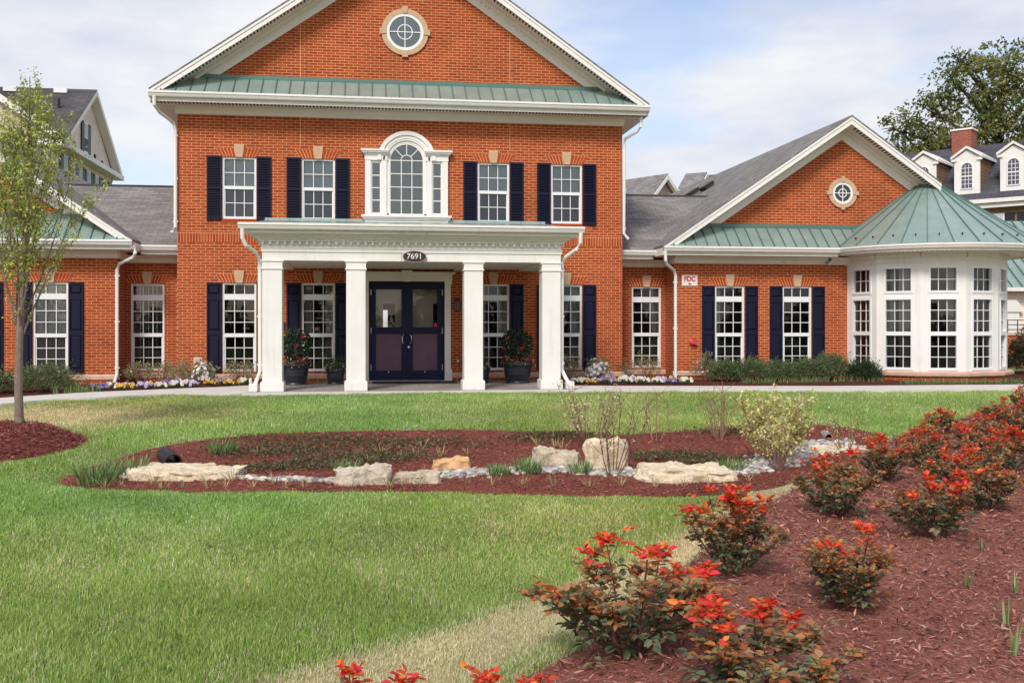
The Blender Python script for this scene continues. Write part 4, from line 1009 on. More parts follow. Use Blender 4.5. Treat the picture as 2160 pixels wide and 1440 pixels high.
# ================================================================== GROUND, BEDS, PATHS
def smooth_poly(pts, sub=5):
    p = np.array(pts, float); n = len(p); out = []
    for i in range(n):
        a, b, c, d = p[i-1], p[i], p[(i+1)%n], p[(i+2)%n]
        for k in range(sub):
            t = k/sub; out.append(.5*((2*b)+(c-a)*t+(2*a-5*b+4*c-d)*t*t+(3*b-3*c+d-a)*t**3))
    return np.array(out)
def inside(poly, X, Y):
    r = np.zeros(X.shape, bool); n = len(poly)
    for i in range(n):
        (x1,y1),(x2,y2) = poly[i-1], poly[i]
        c = ((y1 > Y) != (y2 > Y)) & (X < (x2-x1)*(Y-y1)/((y2-y1) if y2 != y1 else 1e-9)+x1); r ^= c
    return r
def edge_dist(poly, X, Y, closed=True):
    d = np.full(X.shape, 1e9)
    for i in range(0 if closed else 1, len(poly)):
        a, b = np.array(poly[i-1]), np.array(poly[i]); e = b-a; l2 = (e*e).sum()+1e-12
        t = np.clip(((X-a[0])*e[0]+(Y-a[1])*e[1])/l2, 0, 1); d = np.minimum(d, np.hypot(X-a[0]-t*e[0], Y-a[1]-t*e[1]))
    return d
SWALE = smooth_poly([(-3.3,11.57),(-3.2,12.36),(-3.02,13.27),(-2.75,14.09),(-2.23,14.68),(-1.18,15.28),(.19,15.49),(1.62,15.5),(2.64,15.03),(3.62,14.62),(4.79,14.9),(6.07,15.31),(7.09,15.49),(7.5,14.89),(7.4,13.87),(6.5,12.33),(5.65,11.44),(5.07,10.83),(4.72,10.66),(4.0,10.08),(3.16,9.84),(2.22,9.91),(1.3,10.13),(.37,10.4),(-.82,10.61),(-1.78,10.75),(-2.77,11.07),(-3.1,11.25)], 4)
RING = smooth_poly([(-5.10+1.30*math.cos(a)*(1+.05*math.sin(3*a)), 14.35+1.62*math.sin(a)) for a in np.arange(12)*math.pi/6], 4)
ROSE = smooth_poly([(-.75,3.1),(-.35,3.75),(.25,4.5),(.71,4.98),(1.08,5.4),(1.46,5.91),(1.95,6.59),(2.75,7.93),(3.67,9.24),(4.44,10.16),(5.2,10.98),(6.45,12.5),(7.9,14.2),(9.4,15.45),(11.2,17.1),(12.9,18.45),(14.6,18.9),(15.5,17.6),(14,13),(10.5,9),(7.2,5.5),(5,3),(3,1.5),(.5,1.6),(-.8,2.3)], 4)
ROSE_EDGE = [(-.75,3.1),(-.35,3.75),(.25,4.5),(.71,4.98),(1.08,5.4),(1.46,5.91),(1.95,6.59),(2.75,7.93),(3.67,9.24),(4.44,10.16),(5.2,10.98),(6.45,12.5),(7.9,14.2),(9.4,15.45)]
PORCH = np.array([(-2.50,21.30),(4.52,21.30),(4.52,25.38),(-2.50,25.38)])
WALKL = smooth_poly([(-14,14.5),(-9,17.8),(-7.6,18.7),(-6.5,19.5),(-5.91,20.19),(-5.13,20.5),(-4.42,21.1),(-3.59,21.5),(-2.52,21.35),(-2.52,23.6),(-3.2,23.3),(-3.89,23.0),(-4.75,22.5),(-5.58,22.0),(-6.24,21.3),(-6.9,20.7),(-7.9,20.0),(-9.5,19.2),(-15,16)], 4)
WALKR = np.array([(4.53,21.45),(5.6,21.3),(7.26,21.0),(10.25,20.6),(14.3,20.6),(18,20.8),(26,21.2),(26,22.6),(18,22.2),(14.8,21.9),(10.5,22.0),(7.7,22.3),(5.6,22.6),(4.53,22.8)])
BEDL = np.array([(-15,16.2),(-9.5,19.3),(-7.9,20.05),(-6.9,20.75),(-6.24,21.36),(-5.58,22.06),(-4.75,22.56),(-3.89,23.06),(-3.2,23.36),(-2.52,23.66),(-2.52,25.36),(X0,25.36),(X0,26.37),(-5.9,26.37),(-5.9,25.56),(-15.02,25.56)])
BEDR = np.array([(4.54,22.86),(5.6,22.66),(7.7,22.36),(10.5,22.06),(14.8,21.96),(18,22.26),(26,22.66),(26,29),(17.2,29),(17.2,25.5),(12.0,25.56),(7.85,25.56),(7.85,26.37),(X1,26.37),(X1,25.36),(4.54,25.36)])
GK = np.array([(-100,-.42),(5,-.40),(9,-.36),(14,-.26),(18,-.12),(21,-.05),(23,-.03),(60,-.03),(200,-.03)])
def g0(X, Y):
    z = np.interp(Y, GK[:,0], GK[:,1])
    ins = inside(SWALE, X, Y); near = (X > -4) & (X < 9) & (Y > 9) & (Y < 16.5)
    d = np.where(near, edge_dist(SWALE, X, Y), 9)
    return z - np.where(ins, .045*np.clip((d-.3)/1.2, 0, 1)-.012*np.clip(d/.3,0,1)+.01*(Y>13.5), 0) + .012*np.sin(X*.9+.3)*np.sin(Y*.7)
def smooth01(t): t = np.clip(t,0,1); return t*t*(3-2*t)
def gz(X, Y):                     # top of whatever covers the ground here
    X, Y = np.atleast_1d(np.asarray(X, float)), np.atleast_1d(np.asarray(Y, float)); z = g0(X, Y)
    for poly, h, w in ((RING,.20,.55),(ROSE,.07,.5)):
        i = inside(poly, X, Y)
        if i.any(): z = z+np.where(i, .012+h*smooth01(edge_dist(poly, X, Y)/w), 0)
    i = inside(SWALE, X, Y); z = z+np.where(i, .014, 0)
    return z
def gz1(x, y): return float(gz(x, y)[0])
def nz2(X, Y, f, seed=0):         # cheap smooth noise 0..1
    rg = rnd(seed); s = 0
    for k in range(7):
        a = rg.uniform(0, 6.28); q = f*rg.uniform(.5,1.8); s = s+np.sin((X*math.cos(a)+Y*math.sin(a))*q+rg.uniform(0,6.28))
    return np.clip(.5+s/7*.9, 0, 1)
def dryness(X, Y):
    d = edge_dist(ROSE_EDGE, X, Y, False)
    w = 1.22-.72*smooth01((Y-4.6)/3.6)
    a = smooth01((w-d)/.35+.15*(nz2(X,Y,3.5,4)-.5))*np.where(Y < 13.2, 1, smooth01((14.5-Y)/1.3))*.92
    near_edge = smooth01((.30-d)/.2)*.5*smooth01((6.4-Y)/1.0); a = a*(1-near_edge)
    b = .75*smooth01((2.6-np.hypot((X+6.2)*.6, (Y-17.6)*.9))/1.8)
    c = .10*smooth01((nz2(X,Y,1.3,7)-.5)/.3)+.12*smooth01((nz2(X,Y,4.3,17)-.45)/.3)
    e = .14*smooth01((Y-15.5)/3)*smooth01((nz2(X,Y,2.2,9)-.3)/.4)
    return np.clip(np.maximum.reduce([a,b,c,e]), 0, 1)
# lawn: one terrain sheet to the horizon
xs = np.concatenate([[-900,-400,-150,-70,-40,-25,-18], np.arange(-14,22,.25), [22,26,32,45,70,150,400,900]])
ys = np.concatenate([[-600,-200,-60,-20,-6], np.arange(0,30,.25), [30,34,40,60,100,250,900,2500]])
GX, GY = np.meshgrid(xs, ys); GZ = g0(GX.ravel(), GY.ravel()); nx, ny = len(xs), len(ys)
idx = np.arange(nx*ny).reshape(ny, nx); F = np.stack([idx[:-1,:-1].ravel(), idx[:-1,1:].ravel(), idx[1:,1:].ravel(), idx[1:,:-1].ravel()], 1)
dr_ = dryness(GX.ravel(), GY.ravel())[:,None]
lm, t_, b_ = nodes('lawn_soil_and_thatch')
at_ = t_.nodes.new('ShaderNodeAttribute'); at_.attribute_name = 'Col'; n_ = noise_node(t_, 60, 5, .7); r_ = ramp(t_, n_.outputs['Fac'], [(.3,(.55,)*3),(.7,(1.25,)*3)])
mm_ = t_.nodes.new('ShaderNodeMix'); mm_.data_type = 'RGBA'; mm_.blend_type = 'MULTIPLY'; mm_.inputs['Factor'].default_value = 1
t_.links.new(at_.outputs['Color'], mm_.inputs['A']); t_.links.new(r_.outputs['Color'], mm_.inputs['B']); t_.links.new(mm_.outputs['Result'], b_.inputs['Base Color']); b_.inputs['Roughness'].default_value = .95; b_.inputs['Specular IOR Level'].default_value = .1
lawn = link('lawn', npmesh('lawn', np.stack([GX.ravel(), GY.ravel(), GZ], 1), F, lm, np.array([(.15,.19,.055)])*(1-dr_)+np.array([(.44,.37,.21)])*dr_, True)); tag(lawn, kind='structure')

def sheet(name, poly, mat, zf, step=.25, lip=.0):
    mn, mxx = poly.min(0), poly.max(0); X, Y = np.meshgrid(np.arange(mn[0], mxx[0], step), np.arange(mn[1], mxx[1], step)); X, Y = X.ravel()+.013, Y.ravel()+.017
    k = inside(poly, X, Y); X, Y = X[k], Y[k]; k = edge_dist(poly, X, Y) > step*.45; X, Y = X[k], Y[k]
    n = len(poly); pts = [Vector(p) for p in poly]+[Vector((x,y)) for x,y in zip(X,Y)]
    vo, eo, fo, *_ = delaunay_2d_cdt(pts, [(i,(i+1)%n) for i in range(n)], [], 1, 1e-5)
    V = np.array([(v.x,v.y) for v in vo]); Z = zf(V[:,0], V[:,1]); m = MB()
    m.v = [Vector((a,b,c)) for (a,b),c in zip(V,Z)]; m.f = [list(f) for f in fo]; m.m = [0]*len(fo)
    if lip:   # vertical edge down into the ground
        bz = zf(poly[:,0], poly[:,1]); sgn = 1 if sum(poly[i-1][0]*poly[i][1]-poly[i][0]*poly[i-1][1] for i in range(n)) > 0 else -1
        for i in range(n):
            a, b = (i-1, i) if sgn > 0 else (i, i-1); m.quad((*poly[a],bz[a]-lip),(*poly[b],bz[b]-lip),(*poly[b],bz[b]),(*poly[a],bz[a]))
    o = m.build(name, mat, smooth=(lip == 0)); return tag(o, kind='structure')
sheet('mulch_bed', SWALE, M['mulch'], gz, .18); sheet('mulch_ring', RING, M['mulch'], gz, .16); sheet('rose_bed_mulch', ROSE, M['mulchpink'], gz, .2)
sheet('house_bed_mulch', BEDL, M['mulchdark'], lambda X, Y: g0(X,Y)+.03, .4); sheet('house_bed_mulch', BEDR, M['mulchdark'], lambda X, Y: g0(X,Y)+.03, .4)
sheet('path', WALKL, M['concrete'], lambda X, Y: g0(X,Y)+.05, .4, .12); sheet('path', WALKR, M['concrete'], lambda X, Y: g0(X,Y)+.05, .4, .12)
m = MB(); m.box(-2.50,4.52,21.55,25.40,-.25,.002); tag(m.build('porch_floor', M['paver']), kind='structure')
m = MB(); m.box(-2.50,4.52,21.30,21.548,-.25,.006); tag(m.build('porch_edge', M['concrete']), kind='structure')
for x, w in ((-2.32,'left'),(4.37,'right')):
    m = MB(); m.box(x-.085,x+.085,21.72,21.92,.004,.17); o = m.build('drain_block', M['white'], bevel=.01)
    tag(o, 'white block under the downspout beside the %s outer column' % w, 'drain block', 'drain blocks beside the porch')

# ------------------------------------------------------------------ grass blades
def frustum(X, Y, mar=3.2):
    s_, c_ = math.sin(R(8.1)), math.cos(R(8.1)); zc = X*s_+Y*c_; xc = X*c_-Y*s_; return (zc > 3.2) & (np.abs(xc) < .505*zc+mar)
def blades(name, n, y0, y1, hmean, wid, seed, bend=True):
    rg = rnd(seed); x0, x1 = -.46*y1-3.3, .72*y1+4
    X = rg.uniform(max(x0,-13), min(x1,19), n); Y = rg.uniform(y0, y1, n)
    k = frustum(X, Y); X, Y = X[k], Y[k]
    jx = X+rg.normal(0,.035,len(X)); jy = Y+rg.normal(0,.035,len(X))
    bad = np.zeros(len(X), bool)
    for p in (SWALE, RING, ROSE, WALKL, WALKR, PORCH, BEDL, BEDR): bad |= inside(p, jx, jy)
    bad |= (Y > 22.4) & (X > -6)
    X, Y = X[~bad], Y[~bad]; N = len(X); Z = g0(X, Y)-.004
    dr = dryness(X, Y); tuft = nz2(X, Y, 9, 3); big = nz2(X, Y, 2.0, 12)
    edge = np.minimum(edge_dist(SWALE, X, Y), edge_dist(RING, X, Y)); h = hmean*(.55+.45*np.clip(edge/.35,0,1))*(.55+.75*rg.random(N))*(.68+.62*tuft)*(1-.45*dr)*(.9+.2*big)
    a = rg.uniform(0, 6.283, N); lean = rg.random(N)**1.3*(.75+.5*dr)+.08
    dx, dy = np.cos(a)*lean*h, np.sin(a)*lean*h; w = wid*(.7+.6*rg.random(N)); b = a+math.pi/2+rg.normal(0,.5,N); sx, sy = np.cos(b)*w, np.sin(b)*w
    g1 = np.array([(.29,.44,.085),(.38,.52,.12),(.20,.34,.06),(.48,.58,.18),(.26,.40,.10)]); d1 = np.array([(.76,.67,.42),(.84,.77,.53),(.66,.57,.33),(.54,.51,.25)])
    isd = rg.random(N) < dr*.97+.06
    C = np.where(isd[:,None], d1[rg.integers(0,4,N)], g1[rg.integers(0,5,N)]); C = C*(.74+.32*big[:,None]+.14*tuft[:,None])*(.85+.3*rg.random((N,1)))
    C[:,0] *= 1+.30*(nz2(X,Y,.9,21)-.5)
    hz = h*np.sqrt(np.maximum(1-(lean*.7)**2*.5, .3))
    if bend:
        V = np.stack([np.stack([X-sx,Y-sy,Z],1), np.stack([X+sx,Y+sy,Z],1), np.stack([X+sx*.8+dx*.35,Y+sy*.8+dy*.35,Z+hz*.6],1), np.stack([X-sx*.8+dx*.35,Y-sy*.8+dy*.35,Z+hz*.6],1), np.stack([X+dx,Y+dy,Z+hz],1)],1).reshape(-1,3)
        i = np.arange(N)[:,None]*5; F = np.concatenate([i+np.array([[0,1,2]]), i+np.array([[0,2,3]]), i+np.array([[3,2,4]])],1).reshape(-1,3); c = np.repeat(C,5,0)
    else:
        V = np.stack([np.stack([X-sx,Y-sy,Z],1), np.stack([X+sx,Y+sy,Z],1), np.stack([X+dx,Y+dy,Z+hz],1)],1).reshape(-1,3); F = np.arange(3*N).reshape(-1,3); c = np.repeat(C,3,0)
    o = link(name, npmesh(name, V, F, M['blade'], np.clip(c,0,1))); tag(o, 'short mown grass blades of the lawn', 'grass', kind='stuff'); return N
GN = [blades('grass', 1150000, 2.8, 7.5, .046, .0021, 31), blades('grass', 920000, 7.5, 12, .048, .0030, 32), blades('grass', 800000, 12, 22.6, .052, .0055, 33, False)]
print('grass blades', GN)

# ------------------------------------------------------------------ bark chips, ground cover, river stones
def chips(name, poly, n, size, cols, seed, zoff=.0, ymax=99):
    rg = rnd(seed); mn, mxx = poly.min(0), poly.max(0); X = rg.uniform(mn[0], mxx[0], n); Y = rg.uniform(mn[1], min(mxx[1],ymax), n)
    if n > 30000: Y = mn[1]+(min(mxx[1],ymax)-mn[1])*rg.random(n)**1.6
    k = inside(poly, X, Y) & frustum(X, Y, 3.0); X, Y = X[k], Y[k]; k = edge_dist(poly, X, Y) > .01; X, Y = X[k], Y[k]; N = len(X)
    P = np.stack([X, Y, gz(X,Y)+zoff+.003+.022*rg.random(N)], 1); a = rg.uniform(0,6.283,N)
    D = np.stack([np.cos(a), np.sin(a), rg.normal(0,.28,N)], 1); U = np.stack([rg.normal(0,.35,N), rg.normal(0,.35,N), np.ones(N)], 1)
    far = 1+.9*np.clip((Y-6)/8, 0, 1.2); L_ = size*rg.uniform(.4,1.5,N)*far; W_ = L_*rg.uniform(.08,.22,N)
    V, F, c = leaf_arrays(P, D, U, L_, W_, np.clip(pick(rg, cols, N, .3),0,1), fold=.2)
    o = link(name, npmesh(name, V, F, M['chip'], c)); return tag(o, 'shredded reddish bark mulch', 'mulch', kind='stuff')
PINK = [(.35,.142,.104),(.44,.205,.155),(.25,.090,.066),(.11,.036,.027),(.50,.28,.21),(.32,.118,.085),(.055,.018,.014),(.40,.145,.098),(.27,.10,.07)]
REDM = [(.28,.088,.062),(.32,.105,.08),(.17,.05,.038),(.09,.026,.02),(.40,.16,.125)]
chips('bark_mulch', ROSE, 330000, .046, PINK+[(.42,.24,.20)], 41); chips('bark_mulch', SWALE, 36000, .034, REDM, 42); chips('bark_mulch', RING, 20000, .034, REDM, 43)
def cover(spots, seed):
    rg = rnd(seed); P = []
    for x,y,rx,ry,n in spots:
        q = rg.normal(size=(n,2))*np.array([rx,ry])*.55+np.array([x,y]); P.append(q)
    P = np.concatenate(P); k = inside(SWALE, P[:,0], P[:,1]); P = P[k]; k = edge_dist(SWALE, P[:,0], P[:,1]) > .08; P = P[k]; N = len(P); Z = gz(P[:,0],P[:,1])+.01+.035*rg.random(N)
    P = np.column_stack([P, Z]); D = unit(rg.normal(size=(N,3))*np.array([1,1,.45])+np.array([0,0,.25])); U = rg.normal(size=(N,3))+np.array([0,0,1.5])
    s = rg.uniform(.025,.06,N); V, F, c = leaf_arrays(P, D, U, s, s*.55, np.clip(pick(rg, [(.13,.12,.05),(.17,.145,.065),(.10,.11,.04),(.18,.105,.06),(.22,.19,.08),(.14,.085,.055)], N, .3),0,1))
    o = link('ground_cover', npmesh('ground_cover', V, F, M['leaf'], c)); tag(o, 'low brown green creeping ground cover on the mulch', 'ground cover', kind='stuff')
cover([(-1.1,13.7,.8,.55,2000),(-.4,12.6,.7,.5,2000),(-1.1,12.3,.5,.3,900),(.5,14.2,1.1,.45,1500),(-.8,14.6,1.1,.35,1000),(3.8,12.6,.6,.35,1700),(4.2,12.2,.4,.3,1000),(3.0,14.6,.6,.3,900),(2.5,14.4,.5,.4,900),(.2,13.0,.6,.5,1500),(5.6,14.6,.7,.35,900)], 51)
def stones(name, path, n, seed):
    rg = rnd(seed); pts = np.array([p[:2] for p in path]); wd = np.array([p[2] for p in path]); seg = np.linalg.norm(np.diff(pts,axis=0),axis=1); wseg = seg*(wd[:-1]+wd[1:]); pr = wseg/wseg.sum()
    bm_ = MB(); phi = (1+5**.5)/2
    iv = unit(np.array([(-1,phi,0),(1,phi,0),(-1,-phi,0),(1,-phi,0),(0,-1,phi),(0,1,phi),(0,-1,-phi),(0,1,-phi),(phi,0,-1),(phi,0,1),(-phi,0,-1),(-phi,0,1)]))
    fi = np.array([(0,11,5),(0,5,1),(0,1,7),(0,7,10),(0,10,11),(1,5,9),(5,11,4),(11,10,2),(10,7,6),(7,1,8),(3,9,4),(3,4,2),(3,2,6),(3,6,8),(3,8,9),(4,9,5),(2,4,11),(6,2,10),(8,6,7),(9,8,1)])
    e = {}; V0 = list(map(tuple, iv)); f2 = []
    def mid(a,b):
        k = (min(a,b),max(a,b))
        if k not in e: p = np.array(V0[a])+np.array(V0[b]); V0.append(tuple(p/np.linalg.norm(p))); e[k] = len(V0)-1
        return e[k]
    for a,b,c in fi: x,y,z = mid(a,b),mid(b,c),mid(c,a); f2 += [(a,x,z),(b,y,x),(c,z,y),(x,y,z)]
    V0 = np.array(V0); f2 = np.array(f2); nv = len(V0)
    s = rg.choice(len(seg), n, p=pr); t = rg.random(n); P = pts[s]+(pts[s+1]-pts[s])*t[:,None]; w = wd[s]+(wd[s+1]-wd[s])*t; P = P+rg.normal(size=(n,2))*w[:,None]*.27
    r = rg.uniform(.013,.034,n)*np.where(rg.random(n)<.08,1.6,1); Z = gz(P[:,0],P[:,1])+r*.3
    A = rg.uniform(0,6.283,n); sc = np.stack([r*rg.uniform(.9,1.5,n), r*rg.uniform(.7,1.1,n), r*rg.uniform(.5,.8,n)],1)
    Q = V0[None]*sc[:,None,:]*(1+.07*rg.normal(size=(n,nv,1))); ca, sa = np.cos(A)[:,None], np.sin(A)[:,None]
    Q = np.stack([Q[:,:,0]*ca-Q[:,:,1]*sa, Q[:,:,0]*sa+Q[:,:,1]*ca, Q[:,:,2]],2)+np.column_stack([P,Z])[:,None,:]
    F = (np.arange(n)[:,None,None]*nv+f2[None]).reshape(-1,3); C = np.repeat(pick(rg, [(.42,.385,.34),(.28,.26,.24),(.54,.50,.42),(.18,.17,.155),(.45,.38,.30),(.62,.585,.50),(.34,.31,.29)], n, .2), nv, 0)
    o = link(name, npmesh(name, Q.reshape(-1,3), F, M['pebble'], np.clip(C,0,1), True)); tag(o, 'pale grey river pebbles of the dry creek', 'pebbles', kind='stuff')
stones('river_pebbles', [(-1.42,11.6,.16),(-1.08,11.38,.14),(-.67,11.22,.12),(-.31,11.05,.13),(.29,11.12,.12)], 700, 61)
stones('river_pebbles', [(.72,11.25,.3),(.95,11.38,.42),(1.22,11.62,.42),(1.73,11.7,.36),(2.26,11.75,.36),(2.65,11.5,.5),(3.02,11.4,.4),(3.4,11.1,.25),(3.8,11.0,.2),(4.2,11.25,.42),(5.04,12.05,.55),(5.75,12.84,.75),(6.35,13.5,.7)], 5200, 62)
stones('river_pebbles', [(-2.62,11.7,.2),(-2.35,11.85,.15)], 90, 63)

# far trees across the road behind the camera: seen only as reflections in the window glass
def far_wood():
    rg = rnd(66); P = []
    for x in np.arange(-75, 80, 2.6):
        h = rg.uniform(2.6, 5.2) if rg.random() < .8 else rg.uniform(6, 9); n = int(90*h); d = ball(rg, n); P.append(d*np.array([2.1, 1.6, h*.5])*(.4+.6*rg.random((n,1)))+np.array([x+rg.normal()*.8, -38+rg.normal()*2, h*.5-.4]))
    P = np.concatenate(P); N = len(P); s = rg.uniform(.35,.8,N)
    V, F, c = leaf_arrays(P, ball(rg,N), ball(rg,N), s, s*.7, np.clip(pick(rg, [(.05,.06,.025),(.07,.07,.03),(.09,.08,.04),(.10,.07,.05)], N, .3),0,1))
    tag(link('far_trees', npmesh('far_trees', V, F, M['leaf'], c)), 'far line of trees reflected in the windows', 'trees', kind='stuff')
far_wood()
# ------------------------------------------------------------------ boulders and pipes
def boulder(label, x0, x1, y, h, depth, seed, flat=.8, tilt=0, lean=0, tint=None, z=None):
    rg = rnd(seed); cx, hw = (x0+x1)/2, (x1-x0)/2; zb = gz1(cx, y)-.065 if z is None else z
    n = 22; h *= .80; lay = [(0,1.0),(.4,1.03),(.8,1.0),(.96,.975),(1.0,.92),(1.0,.5)]; m = MB(); vs = []; fs = []
    ang = np.sort(np.arange(n)*2*math.pi/n+rg.uniform(-.1,.1,n)); rad = 1+.10*rg.normal(size=n); rad = (rad+np.roll(rad,1))/2; toph = .04*rg.normal(size=n)
    for zf, rf in lay:
        for k in range(n):
            ca, sa = math.cos(ang[k]), math.sin(ang[k]); sq = (abs(ca)**5+abs(sa)**5)**(-1/5)
            r = rad[k]*rf*sq*(1+.035*rg.normal()); zz = h*zf*(1+(toph[k] if zf > .5 else 0)+tilt*ca*(zf))
            vs.append((cx+hw*r*ca+lean*zz, y+depth/2*r*sa, zb+zz+.012*rg.normal()))
    L_ = len(lay)
    for i in range(L_-1):
        for k in range(n): fs.append((i*n+k, i*n+(k+1)%n, (i+1)*n+(k+1)%n, (i+1)*n+k))
    vs.append((cx+lean*h, y, zb+h)); c = len(vs)-1
    fs += [((L_-1)*n+k, (L_-1)*n+(k+1)%n, c) for k in range(n)]
    m.add(vs, fs); o = m.build('boulder', M['rock'] if tint is None else tint)
    s = o.modifiers.new('subdivide', 'SUBSURF'); s.subdivision_type = 'SIMPLE'; s.levels = s.render_levels = 3
    tx = bpy.data.textures.new('rock_noise', 'CLOUDS'); tx.noise_scale = .2; tx.noise_depth = 5
    d = o.modifiers.new('rough', 'DISPLACE'); d.texture = tx; d.strength = .03; d.mid_level = .5; d.texture_coords = 'GLOBAL'
    tv_ = bpy.data.textures.new('rock_fracture', 'VORONOI'); tv_.noise_scale = .13; tv_.distance_metric = 'CHEBYCHEV' if hasattr(tv_, 'distance_metric') else tv_.distance_metric
    d2 = o.modifiers.new('fracture', 'DISPLACE'); d2.texture = tv_; d2.strength = .035; d2.mid_level = .5; d2.texture_coords = 'GLOBAL'
    return tag(o, label, 'boulder', 'boulders along the dry creek')
def tinted(name, k):
    m = M['rock'].copy(); m.name = name
    for n in m.node_tree.nodes:
        if n.type == 'VALTORGB' and n.color_ramp.elements[0].color[0] != n.color_ramp.elements[0].color[2]:
            for e in n.color_ramp.elements: e.color = tuple(a*b for a,b in zip(e.color[:3], k))+(1,)
    return m
gold_rock = tinted('golden_rock', (1.25,.9,.58)); pale_rock = tinted('pale_rock', (1.3,1.27,1.18))
boulder('long flat pale boulder in front of the black pipe at the left end', -2.52, -1.42, 11.82, .20, .85, 1, tilt=-.15, tint=pale_rock)
boulder('squarish grey tan boulder left of its low neighbour near the front edge', -.30, .26, 10.95, .28, .40, 2, tilt=.1)
boulder('low tan boulder just right of the squarish one near the front edge', .31, .79, 10.93, .20, .36, 3)
boulder('golden yellow boulder behind the pebble stream', .78, 1.20, 11.95, .22, .36, 4, tilt=.15, tint=gold_rock)
boulder('wide grey boulder touching the tall upright boulder', 1.98, 2.56, 12.15, .30, .42, 5, tilt=-.12)
boulder('tall upright square boulder behind the bare shrub', 2.57, 3.03, 11.75, .50, .30, 6, lean=-.03, tint=pale_rock)
boulder('long white flat topped boulder beside the pebble stream', 2.95, 4.02, 11.02, .23, .85, 7, tilt=-.08, tint=pale_rock)
boulder('flat pale slab lying on the pebbles at the right end of the creek', 5.75, 6.55, 12.75, .13, .62, 8, tint=pale_rock)
t = thing('drain_pipe', 'black corrugated drain pipe end poking out behind the long flat boulder', 'pipe', (-2.2, 12.55, gz1(-2.2,12.55)))
pz = gz1(-2.2,12.55)+.05; m = MB(); d_ = Vector((.35,-1,-.05)).normalized()
pr_ = [(.098,0),(.106,.02),(.098,.05),(.106,.08),(.098,.11),(.106,.14),(.098,.17),(.106,.2),(.098,.6)]
Tp = T3((-2.24,12.45,pz)) @ d_.to_track_quat('-Z','Y').to_matrix().to_4x4(); m.T = Tp; m.lathe((0,0,0), pr_, 24); m.lathe((0,0,0), [(.085,.6),(.085,0),(.098,0)], 24); m.build('pipe_wall', M['black'], t, True)
t = thing('white_pipe', 'small white pipe end at the back edge of the mulch bed', 'pipe', (4.02, 15.0, gz1(4.02,15)))
m = MB(); m.T = T3((4.02,15.2,gz1(4.02,15.0)+.0)) @ Vector((-.1,-1,0)).to_track_quat('-Z','Y').to_matrix().to_4x4(); m.lathe((0,0,0), [(.045,.4),(.045,0),(.036,0),(.036,.4)], 18); m.build('pipe_wall', M['paver'], t, True)
t = thing('stone_pipe', 'pale pipe mouth among the pebbles at the upper right end of the creek', 'pipe', (6.6, 14.0, gz1(6.6,14)))
m = MB(); m.T = T3((6.62,14.0,gz1(6.6,13.9)+.015)) @ Vector((-.3,-1,0)).to_track_quat('-Z','Y').to_matrix().to_4x4(); m.lathe((0,0,0), [(.06,.5),(.06,0),(.045,0),(.045,.5)], 18); m.build('pipe_wall', M['paver'], t, True)
# ================================================================== PLANTS
Z3 = lambda x, y, rz=0, s=1, sz=None, dz=0: T3((x, y, gz1(x,y)+dz)) @ Matrix.Rotation(rz, 4, 'Z') @ Matrix.Diagonal((s, s, sz or s, 1))
